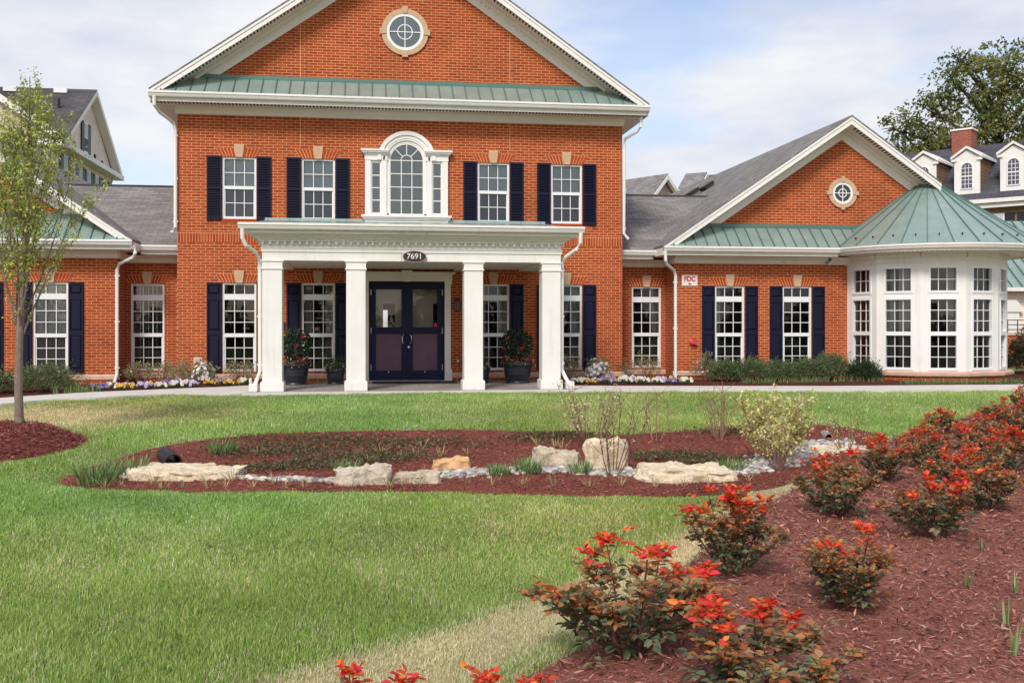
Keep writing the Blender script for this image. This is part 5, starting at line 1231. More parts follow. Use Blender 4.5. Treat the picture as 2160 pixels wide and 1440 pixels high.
# ---- rose bushes
def rose(seed, nleaf=1.0, h=.60, w=.40):
    rg = rnd(seed); t = thing('rose_bush', 'x', 'rose bush')
    m = MB(); P, D, U, S, C = [], [], [], [], []; P2, D2, U2, S2, C2 = [], [], [], [], []
    def spray(p, d, red, n5, size):
        """one compound leaf: a terminal leaflet and two pairs; red 0..1 how young"""
        d = d/np.linalg.norm(d); side = np.cross(d, [0,0,1.0]); side /= np.linalg.norm(side)+1e-6
        young = red > .70
        for k in range(5):
            if k == 0: pp, dd = p+d*size*1.25, d
            else:
                sg = 1 if k % 2 else -1; f = .45 if k < 3 else .9
                pp, dd = p+d*size*f, d*.5+side*sg*.9
            dd = dd+rg.normal(size=3)*.22; dd[2] -= .10
            up = np.array([0,0,1.0])+rg.normal(size=3)*.4
            if young: col = [(.76,.11,.026),(.82,.06,.035),(.72,.18,.038),(.86,.05,.075),(.64,.10,.035),(.78,.25,.055)][rg.integers(6)]
            elif red > .36: col = [(.50,.20,.075),(.40,.24,.11),(.58,.17,.055),(.36,.26,.12),(.31,.27,.125)][rg.integers(5)]
            else: col = [(.13,.17,.085),(.18,.215,.115),(.085,.115,.06),(.26,.26,.15),(.31,.235,.13),(.15,.19,.105)][rg.integers(6)]
            L_ = size*rg.uniform(.75,1.2)*(1 if k == 0 else .85)
            (P2 if young else P).append(pp); (D2 if young else D).append(dd); (U2 if young else U).append(up); (S2 if young else S).append(L_); (C2 if young else C).append(np.array(col)*rg.uniform(.75,1.25))
    nc = 14
    for c in range(nc):
        a = 6.283*c/nc+rg.uniform(-.3,.3); sp = w*rg.uniform(.25,1.1); hh = .86*h*rg.uniform(.5,1.05)*(1.06-.30*(sp/w)**2)
        if c % 7 == 3: hh *= 1.12
        b = np.array([.05*math.cos(a), .05*math.sin(a), 0]); e = np.array([sp*math.cos(a), sp*math.sin(a), hh]); mid = (b+e)/2+np.array([math.cos(a),math.sin(a),.2])*sp*.12+rg.normal(size=3)*.02
        q = lambda t: (1-t)**2*b+2*t*(1-t)*mid+t*t*e
        m.tube([q(t) for t in (0,.33,.66,1)], [.006,.0055,.0045,.003], 5)
        n = int(11*nleaf)
        for k in range(n):
            f = .16+.84*k/(n-1); p = q(f); tan = q(min(1,f+.05))-q(max(0,f-.05)); az = rg.uniform(0,6.283); d = np.array([math.cos(az),math.sin(az),rg.uniform(-.15,.7)])+.5*tan/np.linalg.norm(tan)
            hf = p[2]/h+rg.normal()*.12
            spray(p+d*.015, d, hf*.93-.08, 5, rg.uniform(.034,.050)*(1 if hf < .75 else .85))
        for k in range(3):  # side shoots
            f = rg.uniform(.4,.9); p = q(f); az = a+rg.uniform(-1.2,1.2); ln = rg.uniform(.08,.17); p2 = p+np.array([math.cos(az)*ln*.8, math.sin(az)*ln*.8, ln*rg.uniform(.5,1)]); m.tube([p,p2], [.003,.002], 4)
            for j in range(4):
                az2 = rg.uniform(0,6.283); d = np.array([math.cos(az2),math.sin(az2),rg.uniform(0,.7)]); spray(p+(p2-p)*(j+1)/4, d, p2[2]/h*.93-.06+rg.normal()*.1, 5, rg.uniform(.032,.046))
        for k in range(6):  # bright young tip
            az = rg.uniform(0,6.283); d = np.array([math.cos(az),math.sin(az),rg.uniform(.5,1.6)]); spray(e, d, .9+(0 if hh > .6*h else -.4), 5, rg.uniform(.030,.044))
    # dense dark inner leaves
    for k in range(int(26*nleaf)):
        a = rg.uniform(0,6.283); r = w*.62*math.sqrt(rg.random()); p = np.array([r*math.cos(a), r*math.sin(a), h*rg.uniform(.06,.5)]); d = np.array([math.cos(a),math.sin(a),rg.uniform(-.3,.5)])+rg.normal(size=3)*.3; spray(p, d, rg.uniform(.0,.42), 5, rg.uniform(.036,.052))
    m.build('cane', M['cane'], t)
    for nm, (p,d,u,s,c) in (('foliage',(P,D,U,S,C)),('new_growth',(P2,D2,U2,S2,C2))):
        s = np.array(s); leaves_obj(nm, t, np.array(p), np.array(d), np.array(u), s*1.22, s*.82, np.array(c), six=True, fold=.22)
    return t
ROSES = [  # x, y, variant, size, height factor, turn, label
 (1.33,5.15,0,1.15,.86,.3,'wide low rose bush at the lawn edge, with a lone stem rising on its left'),
 (1.86,5.75,1,.62,.8,1.9,'small sparse rose bush squeezed behind the wide low one at the lawn edge'),
 (1.72,4.42,2,1.05,.72,2.2,'rose bush cut by the bottom edge with bright red shoots, right of centre'),
 (2.44,6.62,1,.95,1.05,.0,'tall dense rose bush with a bright red crown beside the pale dry grass'),
 (2.80,5.72,3,.86,.98,4.1,'roundish rose bush standing alone on open mulch, second in from the lawn'),
 (4.02,8.36,0,.88,1.06,2.0,'rose bush at the dry grass edge, nearest the right tip of the creek bed'),
 (4.38,7.40,2,.95,.95,5.2,'broad rose bush with dark underside on open mulch right of the round one'),
 (5.52,8.49,3,.85,1.0,1.0,'rose bush with dark base near the right picture edge, behind the broad one'),
 (5.36,10.04,1,.92,.98,3.3,'very dark based rose bush right of the flat slab on the pebbles'),
 (6.30,10.83,2,.85,.98,.7,'rose bush with a dark gap under it, directly right of the very dark based one'),
 (6.46,10.05,0,.95,1.05,4.4,'large reddish rose bush in the middle of the crowded right group'),
 (7.15,12.3,3,.80,.90,2.8,'rose bush at the back lawn edge, first of the crowded far row'),
 (8.25,13.8,1,.80,.85,5.9,'small rose bush far back against the lawn, second of the far row'),
 (8.40,12.95,2,.85,.85,1.3,'rose bush in the far crowded group just in front of the small far one'),
 (9.15,13.4,0,.95,1.05,3.9,'bushy red rose near the right picture edge in the far group'),
 (7.00,10.42,1,.95,1.0,.2,'dark purple leaved looking rose bush at the right picture edge, mid distance'),
 (7.55,12.0,2,.85,.82,2.4,'rose bush hidden to half its height in the middle of the far group'),
 (10.0,15.2,3,.75,.75,5.0,'little rose bush sticking up alone beside the far lawn'),
 (11.1,15.9,0,.95,.95,1.6,'farthest rose bush at the right picture edge below the white path'),
 (6.50,11.5,3,.85,.82,3.0,'rose bush behind the dark gap, in front of the back lawn'),
 (5.72,9.40,2,.85,1.0,4.8,'rose bush between the very dark based one and the right picture edge'),
 (5.05,10.45,0,.72,.72,.9,'small orange leaved rose bush touching the flat slab'),
 (10.2,14.5,2,.90,.95,2.1,'rose bush under the farthest one at the right picture edge'),
 (9.6,12.6,1,.90,1.0,.4,'rose bush leaning out of the right picture edge in the far group'),
 (-.04,3.40,3,.92,.90,.5,'rose bush below the frame showing only its leftmost brown red tips'),
 (.20,3.46,0,.86,.86,3.6,'rose bush below the frame showing a red tip in the dry grass'),
 (.53,3.54,2,.80,.92,1.4,'rose bush below the frame showing bright crimson tips at the mulch edge'),
]
rv_ = [rose(101), rose(202, 1.0, .62, .38), rose(303, .95, .58, .42), rose(404, 1.0, .6, .37)]; used = set()
for x, y, k, s, hf, rz, lab in ROSES:
    if y > 9: s *= .84
    Mx = Z3(x, y, rz, s, s*hf*(1.05 if y > 9 else 1))
    if k in used: o = dup(rv_[k], M=Mx)
    else: o = rv_[k]; o.matrix_basis = Mx; used.add(k)
    tag(o, lab, 'rose bush', 'red tipped rose bushes')

# ---- grassy tufts
def tuft_mesh(name, seed, n, h, w, cols, spread=.08, lean=.5, curl=.5):
    rg = rnd(seed); V, F, C = [], [], []
    for k in range(n):
        a = rg.uniform(0,6.283); r = spread*math.sqrt(rg.random()); b = np.array([r*math.cos(a), r*math.sin(a), -.01]); az = a+rg.normal()*.7; hh = h*rg.uniform(.5,1.05); l = lean*rg.uniform(.1,1)
        d = np.array([math.cos(az),math.sin(az),0]); sd_ = np.array([-math.sin(az+rg.normal()*.6),math.cos(az),0])*w*rg.uniform(.7,1.2); i = len(V)
        for f, ww in ((0,1),(.4,.95),(.75,.7),(1,.05)):
            p = b+d*hh*(l*f+curl*l*f*f)+np.array([0,0,hh*(f-.35*curl*l*f*f)]); V += [p-sd_*ww, p+sd_*ww]
        F += [(i+2*j,i+2*j+1,i+2*j+3,i+2*j+2) for j in range(3)]; C += [np.array(cols[rg.integers(len(cols))])*rg.uniform(.8,1.2)]*8
    return npmesh(name, np.array(V), np.array(F), M['blade'], np.clip(np.array(C),0,1))
STRAWC = [(.52,.40,.20),(.60,.48,.26),(.40,.30,.14),(.48,.42,.22),(.30,.28,.12)]; GREENC = [(.17,.26,.08),(.23,.31,.11),(.12,.19,.06),(.30,.36,.17),(.15,.23,.10)]; IRIS = [(.17,.27,.09),(.23,.33,.12),(.12,.20,.07),(.32,.40,.18)]
stm = [tuft_mesh('straw_tuft_blades', 500+k, 14, .15, .0042, STRAWC, .035, .75, .8) for k in range(4)]
grm = [tuft_mesh('iris_blades', 520+k, 170, .20, .0055, IRIS, .15, .60, .4) for k in range(3)]
spm = [tuft_mesh('sprout_blades', 540+k, 8, .17, .006, GREENC, .02, .25, .3) for k in range(3)]
rg = random.Random(7)
STRAW = [(-2.47,11.50),(-2.53,11.18),(-2.68,11.11),(-2.22,11.20),(-2.09,10.98),(-1.89,10.96),(-1.6,10.92),(-1.44,10.9),(-1.43,11.40),(-1.15,10.87),(-.84,10.75),(-.64,10.8),(-.13,10.66),(.23,10.61),(.38,10.67),(.55,10.65),(-1.4,13.49),(-.13,13.12),(.04,12.62),(.2,13.29),(.41,12.85),(.64,13.03),(.76,13.9),(.94,12.99),(1.27,13.16),(1.47,14.05),(2.35,13.9),(2.54,13.73),(2.61,13.6),(-.95,11.0),(1.05,10.75),(1.3,10.6),(1.62,10.6),(1.95,10.5),(2.3,10.4),(2.65,10.45),(2.95,10.3),(3.3,10.35),(3.6,10.4),(4.1,10.6)]
for i, (x, y) in enumerate(STRAW):
    front = y < 11.8
    lab = ('dry straw coloured grass tuft along the mulch bed front, left of the squarish boulder' if front and x < -.35 else 'thin straw coloured sprout in the red mulch in front of the pebble stream' if front else 'tuft of dry straw coloured grass in the ground cover behind the boulders')
    o = link('grass_tuft', stm[i%4], None, Z3(x, y, rg.uniform(0,6), rg.uniform(.75,1.3)*(.8 if front and x > .9 else 1))); tag(o, lab, 'grass tuft', 'dry straw tufts: '+('front left edge' if front and x < -.35 else 'front of pebbles' if front else 'back of bed'))
for i, (x, y, s, lab) in enumerate([(-1.82,13.54,1.15,'dark green grassy clump alone near the back left lawn edge of the mulch bed'),(-2.83,11.35,1.3,'large dark green grassy clump at the left tip of the mulch bed, in front'),(-2.62,11.85,1.25,'dark green grassy clump behind the large one at the left tip of the bed'),(-.22,11.76,.9,'green spiky clump with pale blades behind the squarish boulder'),(1.83,11.55,1.0,'bright green spiky clump on the pebbles left of the wide grey boulder'),(2.42,11.45,.85,'small green spiky clump on the pebbles in front of the wide grey boulder'),(1.47,11.42,.8,'low grey green clump on the pebbles, left of the bright green one'),(4.18,11.35,.9,'pale green spiky clump right of the long white boulder')]):
    tag(link('grass_clump', grm[i%3], None, Z3(x, y, i*1.3, s)), lab, 'grass clump')
for i, (x, y, s, lab) in enumerate([(4.00,5.86,.85,'pale green sprout in open mulch at the right picture edge, upper one'),(4.44,6.91,.8,'dry pale sprout in open mulch beneath the broad rose bush'),(3.79,6.05,.75,'small dry sprout in open mulch right of the round rose bush'),(3.26,4.80,1.15,'thick bright green sprout in the bottom right corner'),(3.53,5.27,1.1,'low dark grassy sprout with white edged blades near the bottom right'),(3.80,5.45,1.0,'thin green sprout at the right picture edge just above the bottom right corner')]):
    tag(link('grass_sprout', spm[i%3], None, Z3(x, y, i*1.1, s)), lab, 'sprout')

# ---- twiggy shrubs in the swale
def twig_shrub(label, x, y, h, w, n, seed, leaf=0, cols=None, lsize=.03, lo=.45, mat='twig', cat='shrub', base=.05):
    rg = rnd(seed); t = thing('twiggy_shrub', label, cat, (x, y, gz1(x,y))); m = MB(); P = []; z0 = gz1(x,y)
    for k in range(n):
        a = rg.uniform(0,6.283); r = w*rg.uniform(.1,1); hh = h*rg.uniform(.6,1.05); b = np.array([x+base*math.cos(a), y+base*math.sin(a), z0-.02]); e = np.array([x+r*math.cos(a), y+r*math.sin(a), z0+hh]); mid = (b+e)/2+np.array([math.cos(a)*r*.2, math.sin(a)*r*.2, 0])+rg.normal(size=3)*.03
        q = lambda f: (1-f)**2*b+2*f*(1-f)*mid+f*f*e
        m.tube([q(f) for f in (0,.35,.7,1)], [.0075,.006,.0045,.002], 5)
        for j in range(4):
            f = rg.uniform(.35,.95); p = q(f); ln = h*rg.uniform(.12,.3); p2 = p+np.array([rg.normal()*.5, rg.normal()*.5, .8])*ln; m.tube([p,(p+p2)/2+rg.normal(size=3)*.01,p2], [.004,.003,.0015], 4)
            if leaf:
                for _ in range(leaf):
                    g = rg.uniform(.1,1.05); P.append(p+(p2-p)*g+rg.normal(size=3)*.02)
        if leaf:
            for _ in range(leaf*2): P.append(q(rg.uniform(lo,1.02))+rg.normal(size=3)*.025)
    m.build('stem', M[mat], t)
    if leaf:
        P = np.array(P); P = P[P[:,2] > z0+h*lo*.6]; N = len(P); s = lsize*rg.uniform(.6,1.3,N); leaves_obj('foliage', t, P, ball(rg,N)+np.array([0,0,.3]), ball(rg,N)+np.array([0,0,1]), s, s*.6, pick(rg, cols, N, .25))
    return t
YG = [(.62,.58,.19),(.72,.68,.28),(.50,.50,.15),(.80,.76,.42),(.60,.50,.21)]
twig_shrub('full yellow leaved shrub at the right of the mulch bed', 4.98, 12.0, .78, .62, 32, 71, 12, YG, .055, .25)
twig_shrub('smaller yellow green shrub with orange stems right in front of the full yellow one', 4.75, 11.35, .62, .40, 18, 72, 6, YG, .042, .35)
twig_shrub('sparse shrub with dark stems growing in front of the tall upright boulder', 2.75, 11.25, .85, .46, 8, 73, 3, [(.36,.40,.14),(.45,.48,.2)], .036, .55, 'cane')
twig_shrub('airy shrub with pale blossom like leaves above the tall upright boulder', 3.02, 13.6, .88, .52, 18, 74, 6, [(.62,.62,.34),(.52,.54,.22),(.7,.7,.48)], .040, .4)
twig_shrub('thin nearly leafless shrub between the airy one and the bare one', 4.05, 14.0, .75, .26, 5, 75, 2, [(.34,.32,.14)], .026, .4)
twig_shrub('bare leafless twiggy shrub standing on red mulch by the back lawn', 5.0, 14.1, .80, .42, 16, 76, 0)
twig_shrub('faint small twiggy shrub at the upper right end of the pebbles', 6.15, 12.5, .55, .3, 9, 77, 3, YG, .026, .4)

# ---- shrubs against the house
def bush(name, label, x, y, h, w, n, cols, seed, lsize=.035, group=None, zb=.0, stems=False, flowers=None, dep=1.0):
    h *= .84 if name == 'green_shrub' and h < 1 else 1
    rg = rnd(seed); z0 = gz1(x,y)+.02; t = thing(name, label, 'shrub', (x, y, z0), group)
    m = MB()
    for k in range(16):
        a = rg.uniform(0,6.283); r = w*rg.uniform(.2,.9); m.tube([(x,y,z0-.03),(x+r*.5*math.cos(a),y+r*.5*dep*math.sin(a),z0+h*.35),(x+r*math.cos(a),y+r*dep*math.sin(a),z0+h*rg.uniform(.6,.95))], [.008,.006,.003], 5)
    m.build('stem', M['twig'] if stems else M['barkdark'], t)
    n = int(n*(2.6 if not stems else 1.6)); lsize = lsize*1.15; nc = n//14; d = ball(rg, nc); d[:,2] = np.abs(d[:,2])*1.0-.12; rr = (.45+.6*rg.random((nc,1))**.6)*(1+.16*rg.normal(size=(nc,1)))
    cc = d*rr*np.array([w,w*dep,h*.9])+np.array([x,y,z0+h*(.22 if not stems else .35)]); cc[:,2] = z0+.05+(cc[:,2]-z0)*.82
    P = np.repeat(cc,14,0)+rg.normal(size=(nc*14,3))*.035; P = P[P[:,2] > z0+.02]; N = len(P); cl = pick(rg, cols, N, .3)
    out = unit(P-np.array([x,y,z0+h*.3])); s = lsize*rg.uniform(.6,1.3,N)
    leaves_obj('foliage', t, P, ball(rg,N)*.8+out, ball(rg,N)+np.array([0,0,.9]), s, s*.55, cl)
    if flowers:
        nf, fc, fs = flowers; d = ball(rg, nf); d[:,2] = np.abs(d[:,2]); P = d*np.array([w,w*dep,h*.72])*rg.uniform(.35,1.05,(nf,1))+np.array([x,y,z0+h*.3]); out = unit(d)
        PP = np.repeat(P,5,0); oo = np.repeat(out,5,0); t1 = unit(np.cross(oo, np.array([.2,.1,1.0]))); t2 = np.cross(oo,t1); an = np.tile(np.arange(5)*1.2566,nf)[:,None]; dd = t1*np.cos(an)+t2*np.sin(an)+oo*.3
        s = np.full(len(PP), fs)*rg.uniform(.8,1.2,len(PP)); leaves_obj('blossom', t, PP, dd, oo, s, s*.9, pick(rg, fc, len(PP), .06), 'petal')
    return t
HG = [(.15,.21,.08),(.20,.26,.105),(.10,.155,.055),(.27,.31,.14),(.16,.20,.09)]
AZ = [(.34,.33,.15),(.42,.40,.22),(.27,.26,.11),(.48,.43,.28),(.38,.28,.17)]
GH = 'green shrubs along the right wing'
bush('green_shrub','leftmost green shrub of the row under the right wing windows', 8.95, 24.7, .62, .46, 2600, HG, 81, group=GH)
bush('green_shrub','green shrub under the first right wing window', 9.55, 24.45, .70, .50, 2800, HG, 82, group=GH)
bush('green_shrub','low green shrub between the two right wing windows', 10.3, 24.4, .60, .46, 2600, HG, 83, group=GH)
bush('green_shrub','green shrub under the second right wing window', 10.95, 24.35, .66, .48, 2800, HG, 84, group=GH)
bush('green_shrub','tall tipped green shrub right of the second right wing window', 11.6, 24.4, .78, .46, 2800, HG, 85, group=GH)
bush('green_shrub','last dark green shrub of the row, against the turret', 12.25, 24.0, .62, .42, 2400, [(.05,.085,.035),(.07,.11,.045),(.04,.065,.028)], 86, group=GH)
bush('pale_shrub','straggly pale shrub with white flecks left of the green row, by the fire inlet', 8.55, 25.1, .66, .36, 700, AZ, 87, .032, stems=True, flowers=(12,[(.8,.78,.72)],.035))
bush('green_shrub','wide green shrub right of the young tree trunk', -6.65, 22.6, .72, .62, 3600, HG, 88, .032)
bush('green_shrub','green shrub left of the young tree trunk at the picture edge', -7.75, 22.2, .72, .60, 3400, HG, 89, .032)
bush('green_shrub','big leafy shrub beyond the turret at the right edge', 19.4, 27.6, 1.35, .8, 4200, [(.075,.10,.045),(.11,.13,.06),(.055,.075,.035),(.16,.15,.09)], 90, .05)
GA = 'pale azaleas at the foot of the wall'
for i, (x, y, h, w, lab) in enumerate([(-5.45,25.75,.50,.34,'pale azalea right of the left downspout'),(-4.85,25.7,.50,.34,'pale azalea under the recessed left window'),(-4.25,25.0,.48,.30,'pale azalea beside the left corner of the main block'),(-2.95,24.9,.52,.36,'pale azalea under the leftmost main window'),(4.85,24.7,.58,.40,'pale azalea just right of the porch'),(6.35,25.6,.50,.40,'pale azalea left of the recessed right window'),(7.15,25.7,.58,.42,'pale azalea under the recessed right window')]):
    bush('pale_azalea', lab, x, y, h, w, 750, AZ, 110+i, .034, GA, stems=True, flowers=(10,[(.8,.72,.66),(.75,.6,.5)],.03))
WF_ = [(.88,.87,.84),(.86,.84,.78)]
bush('white_azalea','white flowering azalea left of the porch, below the outlet box', -3.78, 24.75, .50, .28, 700, AZ, 121, .034, stems=True, flowers=(130,WF_,.055))
bush('white_azalea','white flowering azalea right of the porch', 5.62, 24.55, .56, .32, 800, AZ, 122, .034, stems=True, flowers=(190,WF_,.055))
# low green shoots along the beds
for i, (x, y, lab) in enumerate([(-6.0,21.9,'row of low green shoots left of the pansies'),(-5.75,22.3,'low green shoots beside the left pansy row')]):
    tag(link('grass_clump', tuft_mesh('shoot_blades', 600+i, 60, .22, .008, GREENC, .30, .25, .3), None, Z3(x, y, 0, 1, dz=.02)), lab, 'shoots')
def shoots(label, x0, x1, y, n, seed):
    rg = rnd(seed); V, F, C = [], [], []
    for k in range(n):
        x = rg.uniform(x0,x1); yy = y+rg.normal()*.12; z = gz1(x,yy)+.025
        for j in range(6):
            az = rg.uniform(0,6.28); h = rg.uniform(.06,.16); i = len(V); d = np.array([math.cos(az)*.3*h, math.sin(az)*.3*h, h]); b = np.array([x+rg.normal()*.03, yy+rg.normal()*.03, z]); s = np.array([-math.sin(az),math.cos(az),0])*.009
            V += [b-s, b+s, b+d]; F.append((i,i+1,i+2)); C += [np.array(GREENC[rg.integers(5)])*rg.uniform(.7,1.1)]*3
    o = link('ground_cover', npmesh('ground_cover', np.array(V), np.array(F), M['blade'], np.array(C))); tag(o, label, 'ground cover', kind='stuff')
shoots('low green shoots in front of the shrubs', 9.0, 12.6, 23.75, 130, 1); shoots('low green shoots along the turret plinth', 12.6, 17.5, 22.7, 190, 2); shoots('low green shoots at the far right of the path', 15.0, 19, 20.3, 120, 3)

# ---- pansies
def pansy(seed, cols, eye):
    rg = rnd(seed); t = thing('pansy', 'x', 'pansy'); N = 70; a = rg.uniform(0,6.283,N); r = .13*np.sqrt(rg.random(N)); P = np.column_stack([r*np.cos(a), r*np.sin(a), .02+.07*rg.random(N)]); s = rg.uniform(.03,.055,N)
    leaves_obj('foliage', t, P, ball(rg,N)+np.array([0,0,.4]), ball(rg,N)+np.array([0,0,1]), s, s*.6, pick(rg,[(.05,.09,.03),(.08,.13,.045)],N))
    n = 15; Q, D, U, S, C = [], [], [], [], []
    for k in range(n):
        a = rg.uniform(0,6.283); r = .15*math.sqrt(rg.random()); p = np.array([r*math.cos(a), r*math.sin(a), rg.uniform(.07,.15)]); f = unit(np.array([[rg.normal()*.5, -1.0+rg.normal()*.4, .5+rg.normal()*.3]]))[0]; t1 = np.cross(f,[0,0,1.0]); t1 /= np.linalg.norm(t1); t2 = np.cross(t1,f); col = np.array(cols[rg.integers(len(cols))])
        for j in range(5):
            an = math.pi/2+j*1.2566; Q.append(p); D.append(t1*math.cos(an)+t2*math.sin(an)+f*.15); U.append(f); S.append(rg.uniform(.034,.046)); C.append(col*rg.uniform(.9,1.1))
        for j in range(3):
            an = j*2.1; Q.append(p+f*.006); D.append(t1*math.cos(an)+t2*math.sin(an)); U.append(f); S.append(.013); C.append(np.array(eye))
    S = np.array(S); leaves_obj('blossom', t, np.array(Q), np.array(D), np.array(U), S, S*1.15, np.array(C), 'petal', fold=.05)
    return t
PV = dict(purple=pansy(131, [(.30,.22,.62),(.42,.34,.72),(.22,.14,.50)], (.75,.6,.1)), yellow=pansy(132, [(.82,.58,.12),(.85,.66,.25),(.8,.5,.08)], (.4,.12,.03)), white=pansy(133, [(.85,.84,.76),(.84,.80,.62)], (.7,.5,.1)), mauve=pansy(134, [(.70,.62,.80),(.80,.76,.82),(.45,.36,.70)], (.2,.08,.3)))
used = set(); rg = random.Random(3)
def put_pansy(c, x, y, side):
    lab = f'{c} pansy clump in the flower row '+('left of the porch' if side == 'l' else 'right of the porch'); Mx = Z3(x, y, rg.uniform(-.5,.5), rg.uniform(.9,1.2), dz=.025)
    if c in used: o = dup(PV[c], M=Mx)
    else: o = PV[c]; o.matrix_basis = Mx; used.add(c)
    tag(o, lab, 'pansy', f'{c} pansies '+('left' if side == 'l' else 'right')+' of the porch')
for i, (x, y) in enumerate([(-5.55,22.55),(-5.42,22.85),(-5.2,23.05),(-5.05,22.75),(-4.95,23.3),(-4.75,23.1),(-4.62,23.55),(-4.45,23.2),(-4.3,23.75),(-4.15,23.35),(-4.0,23.9),(-3.85,23.5),(-4.7,23.9),(-4.45,24.1),(-3.45,23.85),(-3.2,24.1),(-3.0,23.8),(-2.75,23.95),(-5.3,23.5),(-4.1,24.3)]):
    put_pansy(['purple','white','yellow','yellow','purple','mauve','yellow','white','purple','white','yellow','mauve','purple','purple','yellow','purple','yellow','white','purple','mauve'][i], x, y, 'l')
for i, (x, y) in enumerate([(4.8,23.35),(5.02,23.6),(5.2,23.3),(5.42,23.55),(5.6,23.35),(5.78,23.7),(5.98,23.4),(6.2,23.65),(6.38,23.35),(6.58,23.7),(6.75,23.4),(6.95,23.6),(7.12,23.35),(7.35,23.65),(7.45,23.3),(5.3,23.9),(6.3,24.0)]):
    put_pansy(['white','white','yellow','purple','purple','yellow','white','purple','white','yellow','white','mauve','purple','yellow','white','purple','mauve'][i], x, y, 'r')

# ---- potted plants on the porch
def pot(label, x, y, rt, h, kind, seed):
    rg = rnd(seed); t = thing('potted_plant', label, 'potted plant', (x, y, .002)); k = h/.5
    m = MB(); m.lathe((x,y,.002), [(rt*.82,0),(rt*.84,.03),(rt*.74,.045),(rt*.74,.055),(rt*.78,.06*k+.02),(rt*.86,.2*k),(rt*.885,.215*k),(rt*.885,.23*k),(rt*.87,.245*k),(rt*.89,.26*k),(rt*.91,.275*k),(rt*.90,.29*k),(rt*.97,.42*k),(rt*1.0,.43*k),(rt*1.01,.445*k),(rt*.99,.455*k),(rt*1.02,.48*k),(rt*1.02,h),(rt*.94,h),(rt*.92,h-.06)], 36)
    m.build('pot', M['pot'], t, True)
    m = MB(); m.disc((0,0), .01, 0); m = MB(); m.lathe((x,y,h-.05), [(rt*.93,0),(0,.02)], 24); m.build('soil', M['mulchdark'], t)
    if kind == 'topiary':
        m = MB(); m.tube([(x,y,h-.05),(x+.02,y,h+.2),(x,y,h+.45)], [.02,.016,.012], 7); m.build('stem', M['bark'], t)
        N = 900; d = ball(rg, N); P = d*np.array([.33,.33,.35])*(.55+.5*rg.random((N,1))**.5)+np.array([x,y,h+.42]); s = rg.uniform(.05,.095,N); leaves_obj('foliage', t, P, d+ball(rg,N)*.7-np.array([0,0,.4]), d+ball(rg,N)*.4, s, s*.6, pick(rg, [(.04,.07,.032),(.06,.10,.045),(.028,.05,.025),(.09,.13,.07)], N, .3), six=True, fold=.15)
        fl = [(-.28,-.15,.55),(-.33,-.05,.3),(.05,-.34,.33)] if x > 0 else [(.04,-.34,.38),(.2,-.27,.62)]
        Q = np.repeat(np.array(fl)+np.array([x,y,h]),5,0); n = len(Q); an = np.tile(np.arange(5)*1.2566,len(fl)); D = np.column_stack([np.cos(an), np.full(n,-.4), np.sin(an)]); leaves_obj('red_blossom', t, Q, D, np.tile([0,-1.0,0],(n,1)), np.full(n,.055), np.full(n,.06), pick(rg,[(.6,.03,.06)],n), 'petal')
    else:
        t2 = tuft_mesh('fern_blades', seed, 130, .42, .006, [(.05,.085,.03),(.075,.12,.04),(.035,.06,.022),(.11,.15,.05)], rt*.6, .55, .6); link('foliage', t2, t, T3((x,y,h-.02)))
    N = 420 if kind == 'topiary' else 220; a = rg.uniform(0,6.283,N); r = rt*np.sqrt(rg.uniform(.3,1.35,N)); P = np.column_stack([x+r*np.cos(a), y+r*np.sin(a), h+.0+.13*rg.random(N)-.09*(r>rt)]); s = rg.uniform(.03,.06,N)
    cols = [(.30,.05,.035),(.42,.07,.03),(.10,.14,.05),(.16,.20,.08),(.55,.52,.46),(.24,.04,.05)] if kind == 'topiary' else [(.12,.17,.06),(.2,.25,.09),(.5,.48,.42),(.3,.33,.14)]
    leaves_obj('bedding', t, P, ball(rg,N)+np.array([0,0,.3]), ball(rg,N)+np.array([0,0,1]), s, s*.7, pick(rg, cols, N, .2), 'petal')
pot('large navy pot with round topiary and red flowers left of the door', -1.64, 24.35, .33, .52, 'topiary', 141)
pot('large navy pot with round topiary and red flowers right of the door', 3.60, 24.35, .36, .52, 'topiary', 142)
pot('small navy pot with spiky fern beside the inner left column', -.72, 24.45, .225, .37, 'fern', 143)
pot('small navy pot with spiky plant beside the inner right column', 2.72, 24.45, .225, .37, 'fern', 144)

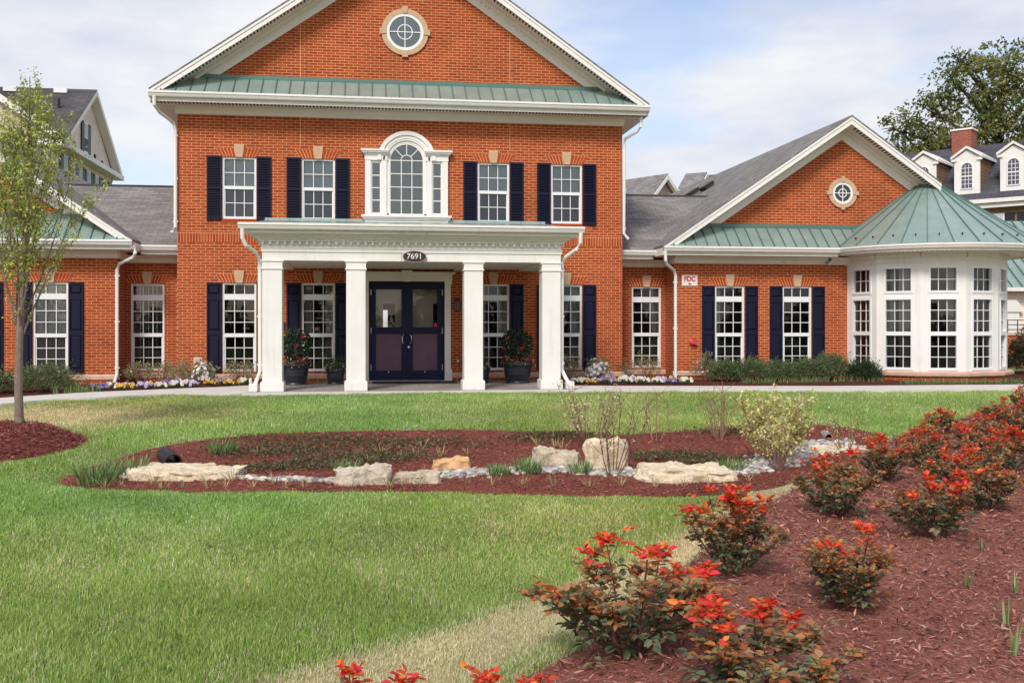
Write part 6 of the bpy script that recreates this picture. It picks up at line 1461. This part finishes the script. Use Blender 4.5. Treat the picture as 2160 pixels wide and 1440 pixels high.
# ---- young street tree in its mulch ring
def young_tree():
    rg = rnd(151); x, y = -4.82, 15.2; z0 = gz1(x,y)-.02; t = thing('young_tree', 'slender young tree with upswept branches and fresh small leaves in a mulch ring', 'tree', (x, y, z0))
    m = MB(); leader = [np.array(p) for p in [(x,y,z0),(x-.01,y,z0+.5),(x+.0,y,z0+1.15),(x+.03,y,z0+1.8),(x+.08,y,z0+2.8),(x+.13,y,z0+3.9),(x+.14,y,z0+4.9)]]
    m.tube(leader, [.062,.055,.051,.042,.028,.016,.005], 10); m.tube([leader[0]-np.array([0,0,.05]), leader[0]+np.array([0,0,.12])], [.078,.06], 10)
    lead = lambda h: np.array([np.interp(h,[0,.5,1.15,1.8,2.8,3.9,4.9],[p[i]-(0 if i<2 else 0) for p in leader]) for i in range(3)])
    P = []
    def twig(p, d, L_, r, lev):
        pts = [p]; q = p.copy(); dd = d/np.linalg.norm(d); n = 5
        for k in range(n):
            dd = dd+rg.normal(size=3)*.07+np.array([0,0,.10 if lev < 2 else .05]); dd /= np.linalg.norm(dd); q = q+dd*L_/n; pts.append(q.copy())
        m.tube(pts, [r*(1-.85*k/n) for k in range(n+1)], 6 if lev == 0 else 4)
        if lev < 2:
            for k in range(6 if lev == 0 else 3):
                f = rg.uniform(.25,1); i = min(n-1, int(f*n)); pp = pts[i]+(pts[i+1]-pts[i])*(f*n-i); az = rg.uniform(0,6.283); twig(pp, dd*1.1+np.array([math.cos(az),math.sin(az),.25])*.6, L_*rg.uniform(.22,.42), r*.4, lev+1)
        if lev > 0 or True:
            for k in range(int(L_*(13 if lev else 7))):
                f = rg.uniform(.12,1.0); i = min(n-1, int(f*n)); pp = pts[i]+(pts[i+1]-pts[i])*(f*n-i); P.append(pp)
    for k in range(30):
        h = 1.15+3.2*(k/30)**1.15; az = k*2.399+rg.uniform(-.3,.3); L_ = np.interp(h,[1.1,1.6,2.6,4.4],[2.1,2.1,1.4,.5])*rg.uniform(.8,1.1); out = np.interp(h,[1.1,2,4.4],[.43,.38,.32]); twig(lead(h), np.array([math.cos(az)*out, math.sin(az)*out, 1.0]), L_, np.interp(h,[1.1,4.4],[.019,.008]), 0)
    m.build('trunk', M['bark'], t)
    P = np.array(P); k = 6; P = np.repeat(P,k,0)+rg.normal(size=(len(P)*k,3))*.034; N = len(P); s = rg.uniform(.030,.056,N)
    leaves_obj('crown', t, P, ball(rg,N)-np.array([0,0,.25]), ball(rg,N)+np.array([0,0,1]), s, s*.62, pick(rg, [(.45,.52,.10),(.54,.60,.14),(.25,.34,.065),(.66,.68,.23),(.37,.41,.09)], N, .25))
    print('young tree leaves', N)
young_tree()
